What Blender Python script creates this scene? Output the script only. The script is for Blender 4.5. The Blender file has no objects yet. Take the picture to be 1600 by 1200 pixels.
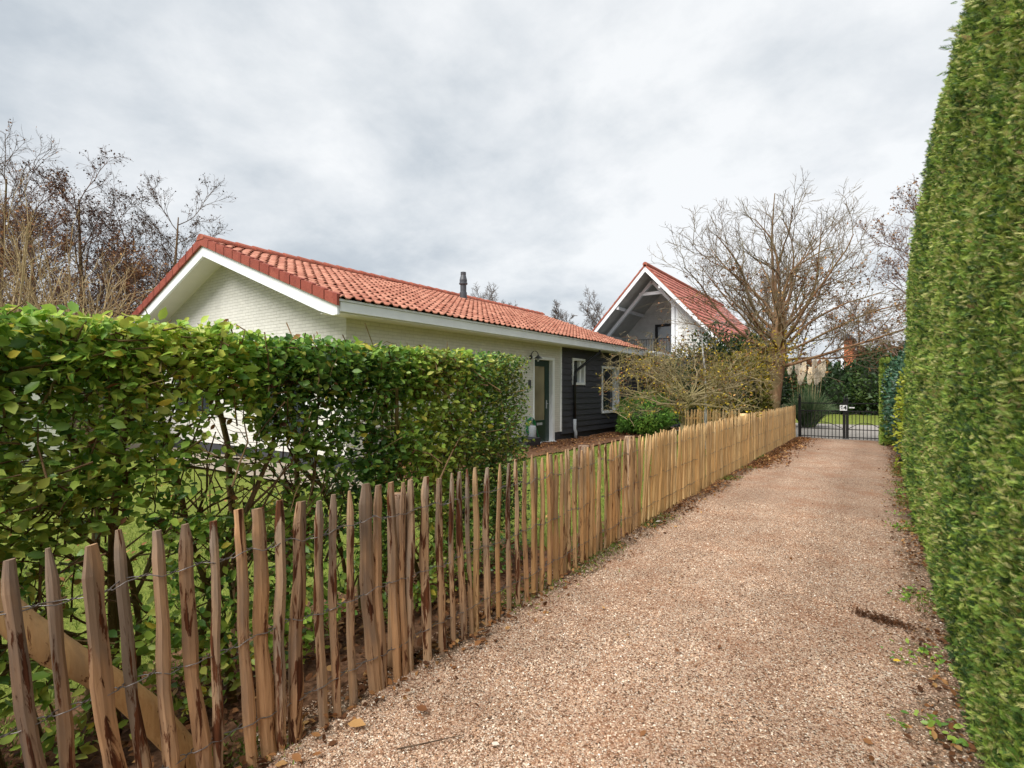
import bpy, math, random
import numpy as np
from math import radians as R, sin, cos, pi, sqrt
SC = bpy.context.scene
COL = SC.collection

# ------------------------------------------------------------------ camera, sky, sun, exposure
YAW = math.atan(578 / 820)
cam_d = bpy.data.cameras.new('camera'); cam = bpy.data.objects.new('camera', cam_d); COL.objects.link(cam)
cam.location = (0, 0, 1.5); cam.rotation_euler = (pi / 2, 0, YAW)
cam_d.sensor_width = 36; cam_d.lens = 18.45; cam_d.shift_y = 10 / 1600
cam_d.clip_start = .05; cam_d.clip_end = 2000
SC.camera = cam
SUN_EL, SUN_AZ = 50, 182           # degrees; azimuth clockwise from +Y
world = bpy.data.worlds.new('World'); SC.world = world; world.use_nodes = True
nt = world.node_tree; nt.nodes.clear()
def wn(t, **k):
    n = nt.nodes.new(t)
    for a, b in k.items(): setattr(n, a, b)
    return n
out = wn('ShaderNodeOutputWorld'); bg = wn('ShaderNodeBackground'); nt.links.new(bg.outputs[0], out.inputs[0])
sky = wn('ShaderNodeTexSky', sky_type='NISHITA', sun_disc=False, sun_elevation=R(SUN_EL), sun_rotation=R(SUN_AZ), air_density=1.0, dust_density=2.0)
tc = wn('ShaderNodeTexCoord')
sep = wn('ShaderNodeSeparateXYZ'); nt.links.new(tc.outputs['Generated'], sep.inputs[0])
# the cloud deck: project the view direction on a plane overhead, so clouds flatten towards the horizon
zc = wn('ShaderNodeMath', operation='MAXIMUM'); nt.links.new(sep.outputs[2], zc.inputs[0]); zc.inputs[1].default_value = 0.0
za = wn('ShaderNodeMath', operation='ADD'); nt.links.new(zc.outputs[0], za.inputs[0]); za.inputs[1].default_value = .34
dv = wn('ShaderNodeVectorMath', operation='DIVIDE'); nt.links.new(tc.outputs['Generated'], dv.inputs[0])
cb = wn('ShaderNodeCombineXYZ')
for i in range(3): nt.links.new(za.outputs[0], cb.inputs[i])
nt.links.new(cb.outputs[0], dv.inputs[1])
def wnoise(scale, detail, rough, dist, off):
    mp = wn('ShaderNodeMapping'); mp.inputs['Location'].default_value = off; nt.links.new(dv.outputs[0], mp.inputs[0])
    n = wn('ShaderNodeTexNoise'); n.inputs['Scale'].default_value = scale; n.inputs['Detail'].default_value = detail
    n.inputs['Roughness'].default_value = rough; n.inputs['Distortion'].default_value = dist
    nt.links.new(mp.outputs[0], n.inputs[0]); return n
def wramp(src, stops):
    r = wn('ShaderNodeValToRGB'); nt.links.new(src, r.inputs[0]); e = r.color_ramp.elements
    e[0].position, e[0].color = stops[0][0], (*stops[0][1], 1); e[1].position, e[1].color = stops[1][0], (*stops[1][1], 1)
    for p, c in stops[2:]:
        x = e.new(p); x.color = (*c, 1)
    return r
n1 = wnoise(1.5, 7, .56, .18, (3.1, 1.7, 0)); n2 = wnoise(4.6, 6, .6, .15, (7.3, 2.2, 1))
mixn = wn('ShaderNodeMath', operation='MULTIPLY_ADD'); nt.links.new(n2.outputs[0], mixn.inputs[0]); mixn.inputs[1].default_value = .28
sc1 = wn('ShaderNodeMath', operation='MULTIPLY'); nt.links.new(n1.outputs[0], sc1.inputs[0]); sc1.inputs[1].default_value = .72
nt.links.new(sc1.outputs[0], mixn.inputs[2])
# thin cloud ahead of the drive lets more light through
dt = wn('ShaderNodeVectorMath', operation='DOT_PRODUCT'); nt.links.new(tc.outputs['Generated'], dt.inputs[0]); dt.inputs[1].default_value = (.05, .83, .55)
br = wn('ShaderNodeMapRange'); nt.links.new(dt.outputs['Value'], br.inputs[0]); br.inputs[1].default_value = .55; br.inputs[2].default_value = 1.0; br.inputs[3].default_value = -.02; br.inputs[4].default_value = .15
sm = wn('ShaderNodeMath', operation='ADD'); nt.links.new(mixn.outputs[0], sm.inputs[0]); nt.links.new(br.outputs[0], sm.inputs[1])
cr = wramp(sm.outputs[0], [(.36, (1.45, 1.61, 1.78)), (.66, (2.72, 2.77, 2.81)), (.44, (1.72, 1.87, 2.01)), (.53, (2.14, 2.25, 2.35))])
mx = wn('ShaderNodeMixRGB'); mx.inputs[0].default_value = .97
nt.links.new(sky.outputs[0], mx.inputs[1]); nt.links.new(cr.outputs[0], mx.inputs[2])
nt.links.new(mx.outputs[0], bg.inputs[0]); bg.inputs[1].default_value = .1
sl = bpy.data.lights.new('sun', 'SUN'); sl.energy = 1.5; sl.angle = R(40); sl.color = (1, .965, .91)
so = bpy.data.objects.new('sun', sl); COL.objects.link(so)
_el, _az = R(SUN_EL), R(SUN_AZ)
import mathutils
so.rotation_euler = mathutils.Vector((sin(_az) * cos(_el), cos(_az) * cos(_el), sin(_el))).to_track_quat('Z', 'Y').to_euler()
SC.view_settings.view_transform = 'Standard'; SC.view_settings.look = 'None'; SC.view_settings.gamma = 1
SC.view_settings.use_curve_mapping = False
SC.view_settings.exposure = 1.8
SC.render.engine = 'CYCLES'
SC.cycles.max_bounces = 6; SC.cycles.diffuse_bounces = 3; SC.cycles.transparent_max_bounces = 6

# ------------------------------------------------------------------ materials
class NT:
    def __init__(s, name):
        s.m = bpy.data.materials.new(name); s.m.use_nodes = True; s.t = s.m.node_tree; s.t.nodes.clear()
        s.out = s.n('ShaderNodeOutputMaterial'); s.p = s.n('ShaderNodeBsdfPrincipled'); s.l(s.p.outputs[0], s.out.inputs[0])
    def n(s, t, **k):
        x = s.t.nodes.new(t)
        for a, b in k.items(): setattr(x, a, b)
        return x
    def l(s, a, b): s.t.links.new(a, b)
    def pos(s, scale=(1, 1, 1), obj=False):
        src = s.n('ShaderNodeTexCoord').outputs['Object'] if obj else s.n('ShaderNodeNewGeometry').outputs['Position']
        mp = s.n('ShaderNodeMapping'); mp.inputs['Scale'].default_value = scale; s.l(src, mp.inputs[0]); return mp.outputs[0]
    def noise(s, vec, scale, detail=3, rough=.5, dist=0):
        x = s.n('ShaderNodeTexNoise'); s.l(vec, x.inputs[0]); x.inputs['Scale'].default_value = scale
        x.inputs['Detail'].default_value = detail; x.inputs['Roughness'].default_value = rough; x.inputs['Distortion'].default_value = dist
        return x.outputs[0]
    def ramp(s, src, stops, interp='LINEAR'):
        r = s.n('ShaderNodeValToRGB'); s.l(src, r.inputs[0]); r.color_ramp.interpolation = interp; e = r.color_ramp.elements
        e[0].position, e[0].color = stops[0][0], (*stops[0][1], 1); e[1].position, e[1].color = stops[1][0], (*stops[1][1], 1)
        for p, c in stops[2:]:
            x = e.new(p); x.color = (*c, 1)
        return r.outputs[0]
    def mix(s, a, b, fac, mode='MIX'):
        x = s.n('ShaderNodeMixRGB', blend_type=mode)
        for k, v in ((0, fac), (1, a), (2, b)):
            if isinstance(v, (int, float)): x.inputs[k].default_value = v
            elif isinstance(v, tuple): x.inputs[k].default_value = (*v, 1)
            else: s.l(v, x.inputs[k])
        return x.outputs[0]
    def math(s, op, a, b=0.0):
        x = s.n('ShaderNodeMath', operation=op)
        for k, v in ((0, a), (1, b)):
            if isinstance(v, (int, float)): x.inputs[k].default_value = v
            else: s.l(v, x.inputs[k])
        return x.outputs[0]
    def bump(s, h, strength=.3, dist=.01):
        b = s.n('ShaderNodeBump'); b.inputs['Strength'].default_value = strength; b.inputs['Distance'].default_value = dist
        s.l(h, b.inputs['Height']); s.l(b.outputs[0], s.p.inputs['Normal'])
    def fin(s, col=None, rough=.7, spec=None, metal=0):
        if col is not None:
            if isinstance(col, tuple): s.p.inputs['Base Color'].default_value = (*col, 1)
            else: s.l(col, s.p.inputs['Base Color'])
        if isinstance(rough, (int, float)): s.p.inputs['Roughness'].default_value = rough
        else: s.l(rough, s.p.inputs['Roughness'])
        s.p.inputs['Metallic'].default_value = metal
        if spec is not None: s.p.inputs['Specular IOR Level'].default_value = spec
        return s.m
def g3(v): return (v, v, v)

def m_plain(name, col, rough=.6, var=.18, scale=6, spec=None, metal=0, bump=0):
    k = NT(name); v = k.pos(); n = k.noise(v, scale, 5, .6)
    a = tuple(c * (1 - var) for c in col); b = tuple(min(1, c * (1 + var)) for c in col)
    if bump: k.bump(k.noise(v, scale * 12, 3), bump, .004)
    return k.fin(k.ramp(n, [(.3, a), (.7, b)]), rough, spec, metal)

def m_leaf(name, stops, rough=.5, trans=.25, spec=.35, varscale=None):
    """leaf colour by the 'tone' number every leaf carries"""
    k = NT(name); at = k.n('ShaderNodeAttribute', attribute_name='tone')
    c = k.ramp(at.outputs['Fac'], stops)
    c = k.mix(c, k.ramp(k.noise(k.pos(), varscale or 2.2, 4, .6), [(.35, g3(.72)), (.65, g3(1.25))]), 1.0, 'MULTIPLY')
    k.fin(c, rough, spec)
    t = k.n('ShaderNodeBsdfTranslucent'); k.l(c, t.inputs[0]); m = k.n('ShaderNodeMixShader'); m.inputs[0].default_value = trans
    k.l(k.p.outputs[0], m.inputs[1]); k.l(t.outputs[0], m.inputs[2]); k.l(m.outputs[0], k.out.inputs[0])
    return k.m

def m_gravel():
    k = NT('gravel_material'); v = k.pos()
    wob = k.noise(v, 9, 3)
    def voro(scale, feat='F1'):
        x = k.n('ShaderNodeTexVoronoi', feature=feat); k.l(v, x.inputs['Vector']); x.inputs['Scale'].default_value = scale; x.inputs['Randomness'].default_value = 1; return x
    a = voro(140); b = voro(76)
    sx = k.n('ShaderNodeSeparateColor'); k.l(a.outputs['Color'], sx.inputs[0])
    sy = k.n('ShaderNodeSeparateColor'); k.l(b.outputs['Color'], sy.inputs[0])
    stops = [(0, (.06, .035, .02)), (1, (.84, .76, .64)), (.10, (.17, .09, .05)), (.28, (.40, .22, .12)), (.5, (.52, .335, .235)), (.68, (.58, .41, .30)), (.88, (.68, .52, .37)), (.95, (.76, .66, .52))]
    ca = k.ramp(sx.outputs[0], stops); cb_ = k.ramp(sy.outputs[1], stops)
    pick = k.ramp(k.noise(v, 40, 2), [(.5, g3(0)), (.56, g3(1))])
    c = k.mix(ca, cb_, pick)
    gap = k.ramp(a.outputs['Distance'], [(.35, g3(1)), (.75, g3(.5))])
    c = k.mix(c, gap, 1, 'MULTIPLY')
    # worn patches of rusty crumbs and damp soil
    pt = k.ramp(k.noise(v, 1.7, 6, .66), [(.47, g3(0)), (.66, g3(.75))])
    c = k.mix(c, (.30, .135, .065), k.math('MULTIPLY', pt, k.ramp(k.noise(v, 34, 3, .7), [(.36, g3(.15)), (.6, g3(1))])))
    pt2 = k.ramp(k.noise(k.pos((1, .6, 1)), 4.3, 5, .7), [(.6, g3(0)), (.74, g3(.55))])
    c = k.mix(c, (.13, .09, .05), k.math('MULTIPLY', pt2, k.ramp(k.noise(v, 60, 2), [(.45, g3(0)), (.6, g3(1))])))
    c = k.mix(c, k.ramp(k.noise(v, .55, 3), [(.3, g3(.88)), (.7, g3(1.12))]), 1, 'MULTIPLY')
    sp = k.n('ShaderNodeSeparateXYZ'); k.l(k.pos(), sp.inputs[0]); en = k.math('MULTIPLY', k.math('SUBTRACT', k.noise(v, 2.6, 6, .7), .5), 1.1)
    e1 = k.ramp(k.math('ADD', sp.outputs[0], en), [(.10, g3(0)), (.26, g3(1))]); e2 = k.ramp(k.math('ADD', k.math('MULTIPLY', k.math('ADD', sp.outputs[0], 1.92), -1.0), en), [(.02, g3(0)), (.14, g3(1))])
    ed = k.math('MAXIMUM', e1, e2)
    c = k.mix(c, k.ramp(k.noise(v, 55, 5, .7), [(.35, (.045, .03, .017)), (.65, (.24, .16, .10))]), k.math('MULTIPLY', ed, k.ramp(k.noise(v, 30, 4, .7), [(.38, g3(.45)), (.58, g3(1))])))
    tr = k.math('ABSOLUTE', k.math('SUBTRACT', k.math('ABSOLUTE', k.math('ADD', sp.outputs[0], k.math('ADD', k.math('MULTIPLY', k.noise(v, .35, 2), .3), .85))), .55))
    c = k.mix(c, k.ramp(tr, [(.06, (.90, .87, .86)), (.3, (1.04, 1.02, 1.02))]), 1, 'MULTIPLY')
    h = k.math('ADD', k.math('MULTIPLY', a.outputs['Distance'], -1.0), k.math('MULTIPLY', b.outputs['Distance'], -.6))
    k.bump(h, .75, .006)
    return k.fin(c, .8, .25)

def m_soil(name='soil_material', a=(.05, .035, .02), b=(.12, .085, .05)):
    k = NT(name); v = k.pos(); n = k.noise(v, 24, 6, .7)
    k.bump(n, .6, .02)
    return k.fin(k.ramp(n, [(.35, a), (.65, b)]), .95, .1)

def m_grass():
    k = NT('lawn_material'); v = k.pos(); n = k.noise(v, 3.1, 6, .65)
    c = k.ramp(n, [(.3, (.13, .165, .03)), (.7, (.24, .28, .055))])
    c = k.mix(c, k.ramp(k.noise(v, 90, 3, .7), [(.35, g3(.62)), (.65, g3(1.2))]), 1, 'MULTIPLY')
    k.bump(k.noise(v, 90, 3, .7), .6, .03)
    return k.fin(c, .9, .1)

def m_wood(name, pale, mid, dark, bark, barkamt=.62, grey=(.3, .26, .215), greyamt=.5):
    k = NT(name)
    oi = k.n('ShaderNodeObjectInfo')
    tcn = k.n('ShaderNodeTexCoord')
    off = k.n('ShaderNodeVectorMath', operation='MULTIPLY_ADD'); 
    cc = k.n('ShaderNodeCombineXYZ')
    for i in range(3): k.l(oi.outputs['Random'], cc.inputs[i])
    k.l(cc.outputs[0], off.inputs[0]); off.inputs[1].default_value = (37, 53, 19); k.l(tcn.outputs['Object'], off.inputs[2])
    def mp(s):
        m = k.n('ShaderNodeMapping'); m.inputs['Scale'].default_value = s; k.l(off.outputs[0], m.inputs[0]); return m.outputs[0]
    gr = k.noise(mp((70, 70, 3.5)), 1, 6, .65, .6)
    c = k.ramp(gr, [(.28, dark), (.72, pale), (.5, mid)])
    sz_ = k.n('ShaderNodeSeparateXYZ'); k.l(tcn.outputs['Object'], sz_.inputs[0])
    gy = k.ramp(k.math('ADD', k.noise(mp((9, 9, 1.6)), 1, 4, .6), k.math('MULTIPLY', k.math('SUBTRACT', sz_.outputs[2], .5), .16)), [(.40, g3(0)), (.64, g3(greyamt))])
    c = k.mix(c, k.mix(grey, tuple(x * .62 for x in grey), gr), gy)
    bk = k.math('ADD', k.noise(mp((24, 24, 3.4)), 1, 6, .65, .6), k.math('MULTIPLY', oi.outputs['Random'], .09))
    bk = k.ramp(bk, [(barkamt + .045, g3(0)), (barkamt + .085, g3(1))])
    c = k.mix(c, k.mix(bark, tuple(x * .4 for x in bark), k.ramp(gr, [(.4, g3(1)), (.6, g3(0))])), bk)
    c = k.mix(c, k.ramp(oi.outputs['Random'], [(0, (.66, .64, .64)), (1, (1.12, 1.1, 1.06)), (.25, (1.1, .98, .84)), (.5, (.92, .84, .78)), (.75, (1.0, 1.0, .98))]), 1, 'MULTIPLY')
    k.bump(k.math('ADD', gr, k.math('MULTIPLY', bk, .5)), .55, .004)
    return k.fin(c, .78, .2)

def m_bark(name, a, b, moss=None, scale=1):
    k = NT(name); v = k.pos((9 * scale, 9 * scale, 2.2 * scale)); n = k.noise(v, 1, 6, .7, .5)
    c = k.ramp(n, [(.33, a), (.66, b)])
    if moss: c = k.mix(c, moss, k.ramp(k.noise(k.pos(), 1.6, 4), [(.45, g3(0)), (.62, g3(.75))]))
    k.bump(n, .7, .02)
    return k.fin(c, .9, .15)

def m_brick_white(name='white_brick_material', col=(.76, .74, .69)):
    k = NT(name)
    geo = k.n('ShaderNodeNewGeometry'); sp = k.n('ShaderNodeSeparateXYZ'); k.l(geo.outputs['Position'], sp.inputs[0])
    c2 = k.n('ShaderNodeCombineXYZ'); k.l(k.math('ADD', sp.outputs[0], sp.outputs[1]), c2.inputs[0]); k.l(sp.outputs[2], c2.inputs[1])
    b = k.n('ShaderNodeTexBrick'); k.l(c2.outputs[0], b.inputs[0]); b.inputs['Scale'].default_value = 1
    b.inputs['Brick Width'].default_value = .22; b.inputs['Row Height'].default_value = .066; b.inputs['Mortar Size'].default_value = .006
    b.inputs['Mortar Smooth'].default_value = .4; b.inputs['Color1'].default_value = (1, 1, 1, 1); b.inputs['Color2'].default_value = (.93, .93, .93, 1); b.inputs['Mortar'].default_value = (.8, .8, .78, 1)
    n = k.noise(k.pos(), 5, 5, .65)
    c = k.mix(k.ramp(n, [(.3, tuple(x * .9 for x in col)), (.7, col)]), b.outputs['Color'], 1, 'MULTIPLY')
    k.bump(k.math('ADD', k.math('MULTIPLY', b.outputs['Fac'], -1.0), k.math('MULTIPLY', k.noise(k.pos(), 50, 3), .35)), .8, .006)
    return k.fin(c, .7, .25)

def m_tile(name, a, b, spot=(.12, .05, .03)):
    k = NT(name); v = k.pos()
    vo = k.n('ShaderNodeTexVoronoi'); k.l(k.pos((3, 5, 3)), vo.inputs['Vector']); vo.inputs['Scale'].default_value = 1
    sx = k.n('ShaderNodeSeparateColor'); k.l(vo.outputs['Color'], sx.inputs[0])
    c = k.ramp(sx.outputs[0], [(0, a), (1, b)])
    c = k.mix(c, spot, k.ramp(k.noise(v, 7, 6, .75), [(.50, g3(0)), (.74, g3(.6))]))
    c = k.mix(c, k.ramp(k.noise(v, 60, 4), [(.3, g3(.86)), (.7, g3(1.1))]), 1, 'MULTIPLY')
    k.bump(k.noise(v, 90, 3), .25, .003)
    return k.fin(c, .68, .3)

def m_siding():
    k = NT('dark_siding_material'); v = k.pos((14, 3, 26)); n = k.noise(v, 1, 5, .65)
    k.bump(n, .35, .003)
    return k.fin(k.ramp(n, [(.3, (.034, .035, .045)), (.7, (.06, .061, .075))]), .55, .4)

def m_glass(name='glass_material', tint=(.02, .025, .03)):
    k = NT(name); n = k.noise(k.pos(), 1.5, 2)
    return k.fin(k.ramp(n, [(.3, tint), (.7, tuple(x * 1.8 for x in tint))]), .06, .6)

M = {}
M['gravel'] = m_gravel(); M['soil'] = m_soil(); M['lawn'] = m_grass()
M['leafbed'] = m_soil('leaf_litter_material', (.07, .035, .02), (.26, .14, .08))
M['white'] = m_plain('white_paint', (.86, .88, .9), .45, .06, 3)
M['cream'] = m_plain('cream_soffit_paint', (.76, .74, .67), .6, .05, 3)
M['soffit_shade'] = m_plain('shade_toned_boards', (.5, .5, .47), .7, .1, 4)  # white boards darkened in colour to carry the shade under the gable roof
M['brick'] = m_brick_white(); M['siding'] = m_siding()
M['wsiding'] = m_plain('white_siding_paint', (.78, .78, .75), .6, .1, 4)
M['tile'] = m_tile('terracotta_tile', (.34, .12, .075), (.53, .24, .16)); M['rake'] = m_tile('red_rake_tile', (.25, .055, .037), (.33, .085, .055), (.13, .03, .02))
M['tile2'] = m_tile('pinkish_red_tile', (.42, .13, .10), (.56, .22, .17)); M['ridge'] = m_tile('ridge_tile_material', (.33, .085, .05), (.42, .13, .08))
M['glass'] = m_glass(); M['glassb'] = m_glass('frosted_panel', (.20, .175, .115))
M['dkgreen'] = m_plain('dark_green_paint', (.006, .032, .022), .3, .1, 4)
M['black'] = m_plain('black_metal', (.012, .013, .014), .4, .2, 8, metal=.2)
M['plinth'] = m_plain('dark_plinth_paint', (.035, .037, .045), .7, .2, 8, bump=.4)
M['grey'] = m_plain('galvanised_grey', (.22, .23, .24), .4, .15, 8, metal=.5)
M['slate'] = m_plain('slate_grey_metal', (.06, .065, .075), .45, .2, 8)
M['plastic'] = m_plain('light_grey_plastic', (.42, .45, .48), .5, .1, 8)
M['hose'] = m_plain('green_hose', (.02, .22, .09), .35, .2, 8)
M['wire'] = m_plain('weathered_wire', (.22, .2, .19), .45, .25, 20, metal=.6)
M['pvA'] = m_wood('weathered_chestnut', (.66, .44, .27), (.53, .34, .20), (.34, .20, .11), (.15, .055, .025), .555, (.30, .24, .195), .92)
M['pvM'] = m_wood('honey_chestnut', (.74, .50, .27), (.63, .40, .20), (.42, .25, .12), (.22, .09, .04), .58, (.36, .29, .22), .6)
M['pvB'] = m_wood('fresh_chestnut', (.86, .62, .33), (.76, .52, .25), (.56, .35, .16), (.3, .12, .05), .66, (.5, .42, .3), .35)
M['log'] = m_wood('peeled_log', (.95, .62, .28), (.9, .55, .24), (.74, .42, .17), (.2, .045, .015), .555, (.5, .36, .22), .6)
M['cutend'] = m_plain('fresh_cut_wood', (.72, .6, .4), .7, .1, 30)
M['paving'] = m_plain('beige_patio_paving', (.30, .25, .19), .85, .25, 3, bump=.4)
M['concrete'] = m_plain('concrete_paving', (.33, .30, .265), .85, .12, 2.5, bump=.3)
M['hedge'] = m_leaf('broad_leaf', [(0, (.06, .14, .03)), (1, (.78, .6, .06)), (.22, (.13, .28, .05)), (.5, (.25, .42, .065)), (.78, (.44, .58, .10)), (.93, (.56, .58, .12))], .38, .38, .45)
M['hedged'] = m_leaf('glossy_leaf', [(0, (.03, .08, .02)), (1, (.5, .5, .08)), (.4, (.07, .17, .035)), (.8, (.17, .30, .07))], .32, .2, .5)
M['stem'] = m_bark('stem_bark', (.11, .065, .032), (.30, .19, .10), (.17, .15, .05), 3)
M['thuja'] = m_leaf('conifer_spray', [(0, (.03, .075, .015)), (1, (.40, .27, .12)), (.3, (.13, .25, .04)), (.55, (.28, .44, .065)), (.8, (.50, .60, .12)), (.93, (.70, .74, .28)), (.97, (.5, .34, .15))], .5, .25, .4, 2.3)
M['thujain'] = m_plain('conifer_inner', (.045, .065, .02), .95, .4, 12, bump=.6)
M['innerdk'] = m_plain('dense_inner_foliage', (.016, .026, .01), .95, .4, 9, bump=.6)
M['bark'] = m_bark('brown_bark', (.09, .055, .032), (.26, .165, .10), (.13, .115, .05))
M['twigt'] = m_bark('grey_tan_twig_bark', (.12, .09, .06), (.27, .21, .15), (.2, .17, .08), 3)
M['barkt'] = m_bark('warm_brown_bark', (.13, .075, .04), (.36, .21, .12), (.16, .13, .06))
M['barkg'] = m_bark('grey_green_bark', (.15, .115, .06), (.38, .31, .18), (.24, .21, .08), 3)
M['twig'] = m_bark('twig_bark', (.06, .04, .028), (.14, .095, .062), None, 3)
M['twigr'] = m_bark('reddish_twig_bark', (.10, .065, .05), (.22, .145, .115), None, 3)
M['twigy'] = m_bark('straw_twig_bark', (.30, .22, .11), (.5, .39, .22), None, 3)
M['birch'] = m_bark('birch_bark', (.05, .05, .045), (.72, .71, .67), None, 3)
M['brownleaf'] = m_leaf('brown_leaf', [(0, (.06, .025, .012)), (1, (.5, .3, .12)), (.5, (.2, .085, .035)), (.8, (.34, .16, .06))], .7, .2, .2)
M['yellowleaf'] = m_leaf('yellow_leaf', [(0, (.10, .11, .02)), (1, (.72, .5, .05)), (.4, (.28, .22, .03)), (.7, (.5, .36, .04))], .6, .3, .2)
M['evergreen'] = m_leaf('evergreen_leaf', [(0, (.012, .028, .010)), (1, (.10, .15, .04)), (.5, (.028, .06, .018)), (.8, (.055, .10, .028))], .5, .12, .3)
M['lime'] = m_leaf('lime_leaf', [(0, (.12, .22, .03)), (1, (.62, .62, .10)), (.5, (.34, .42, .04))], .45, .3, .3)
M['blade'] = m_leaf('grass_blade', [(0, (.10, .16, .025)), (1, (.38, .40, .13)), (.6, (.2, .28, .045))], .6, .3, .2)
M['pampas'] = m_leaf('pampas_blade', [(0, (.05, .11, .045)), (1, (.34, .36, .2)), (.7, (.13, .2, .09))], .6, .2, .2)
M['plume'] = m_leaf('plume', [(0, (.86, .76, .6)), (1, (.97, .92, .82))], .9, .5, .1)
M['bricko'] = m_plain('orange_brick', (.48, .15, .06), .8, .2, 3)
M['shed'] = m_plain('brown_shed_boards', (.12, .085, .06), .8, .3, 5)
M['pebble'] = m_leaf('pebble', [(0, (.06, .035, .02)), (1, (.84, .77, .66)), (.15, (.22, .12, .07)), (.42, (.47, .29, .18)), (.72, (.57, .40, .28)), (.92, (.7, .56, .42))], .7, 0.0, .3)

# ------------------------------------------------------------------ helpers
def tag(o, label=None, cat=None, group=None, kind=None):
    if label: o['label'] = label
    if cat: o['category'] = cat
    if group: o['group'] = group
    if kind: o['kind'] = kind
    return o
def empty(name, loc, label=None, cat=None, group=None):
    o = bpy.data.objects.new(name, None); COL.objects.link(o); o.location = loc; o.empty_display_size = .2
    return tag(o, label, cat, group)
def wloc(o):
    v = mathutils.Vector((0, 0, 0))
    while o is not None: v = v + o.location; o = o.parent
    return v
def link(name, me, mat, parent=None, smooth=False, mats=None):
    o = bpy.data.objects.new(name, me); COL.objects.link(o)
    if parent is not None:
        off = wloc(parent); me.transform(mathutils.Matrix.Translation(-off)); o.parent = parent
    for m in (mats or [mat]): me.materials.append(m)
    if smooth: me.polygons.foreach_set('use_smooth', [True] * len(me.polygons))
    return o
class MB:
    """collects boxes, prisms, tubes in world coordinates; build() links them as one mesh"""
    def __init__(s): s.v = []; s.f = []
    def add(s, vs, fs):
        b = len(s.v); s.v += [tuple(map(float, v)) for v in vs]; s.f += [tuple(b + i for i in f) for f in fs]; return s
    def box(s, x0, x1, y0, y1, z0, z1):
        return s.add([(x0, y0, z0), (x1, y0, z0), (x1, y1, z0), (x0, y1, z0), (x0, y0, z1), (x1, y0, z1), (x1, y1, z1), (x0, y1, z1)],
                     [(0, 3, 2, 1), (4, 5, 6, 7), (0, 1, 5, 4), (1, 2, 6, 5), (2, 3, 7, 6), (3, 0, 4, 7)])
    def prism(s, pts, axis, a, b):
        """polygon pts (2D) extruded along axis from a to b. axis y: pts=(x,z); x: pts=(y,z); z: pts=(x,y)"""
        n = len(pts)
        def P(p, t): return {'y': (p[0], t, p[1]), 'x': (t, p[0], p[1]), 'z': (p[0], p[1], t)}[axis]
        vs = [P(p, a) for p in pts] + [P(p, b) for p in pts]
        fs = [tuple(range(n)), tuple(range(2 * n - 1, n - 1, -1))] + [(i, i + n, (i + 1) % n + n, (i + 1) % n) for i in range(n)]
        return s.add(vs, fs)
    def beam(s, p, q, w, h, up=(0, 0, 1)):
        p, q = np.array(p, float), np.array(q, float); d = q - p; d /= np.linalg.norm(d)
        r = np.cross(d, up); r /= np.linalg.norm(r); u = np.cross(r, d)
        vs = [p + r * a * w / 2 + u * b * h / 2 for a, b in ((-1, -1), (1, -1), (1, 1), (-1, 1))] + [q + r * a * w / 2 + u * b * h / 2 for a, b in ((-1, -1), (1, -1), (1, 1), (-1, 1))]
        return s.add(vs, [(3, 2, 1, 0), (4, 5, 6, 7), (0, 1, 5, 4), (1, 2, 6, 5), (2, 3, 7, 6), (3, 0, 4, 7)])
    def tube(s, pts, rad, n=8, cap=True):
        pts = [np.array(p, float) for p in pts]
        if not hasattr(rad, '__len__'): rad = [rad] * len(pts)
        b = len(s.v)
        ref = None
        for i, p in enumerate(pts):
            t = pts[min(i + 1, len(pts) - 1)] - pts[max(i - 1, 0)]; t = t / (np.linalg.norm(t) + 1e-9)
            if ref is None: ref = np.array((1, 0, 0)) if abs(t[0]) < .8 else np.array((0, 1, 0))
            u = np.cross(t, ref); u /= np.linalg.norm(u) + 1e-9; w = np.cross(u, t); ref = w if False else ref
            for j in range(n):
                a = 2 * pi * j / n; s.v.append(tuple(p + rad[i] * (cos(a) * u + sin(a) * w)))
        for i in range(len(pts) - 1):
            for j in range(n):
                s.f.append((b + i * n + j, b + i * n + (j + 1) % n, b + (i + 1) * n + (j + 1) % n, b + (i + 1) * n + j))
        if cap: s.f.append(tuple(b + j for j in range(n - 1, -1, -1))); s.f.append(tuple(b + (len(pts) - 1) * n + j for j in range(n)))
        return s
    def lathe(s, cx, cy, prof, n=16):
        b = len(s.v)
        for r, z in prof:
            for j in range(n): s.v.append((cx + r * cos(2 * pi * j / n), cy + r * sin(2 * pi * j / n), z))
        for i in range(len(prof) - 1):
            for j in range(n): s.f.append((b + i * n + j, b + i * n + (j + 1) % n, b + (i + 1) * n + (j + 1) % n, b + (i + 1) * n + j))
        s.f.append(tuple(b + (len(prof) - 1) * n + j for j in range(n))); s.f.append(tuple(b + j for j in range(n - 1, -1, -1)))
        return s
    def build(s, name, mat, parent=None, smooth=False, bevel=0):
        me = bpy.data.meshes.new(name); me.from_pydata(s.v, [], s.f); me.update()
        o = link(name, me, mat, parent, smooth)
        if bevel:
            md = o.modifiers.new('bevel', 'BEVEL'); md.width = bevel; md.segments = 2; md.limit_method = 'ANGLE'; md.angle_limit = R(40)
        return o
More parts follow.
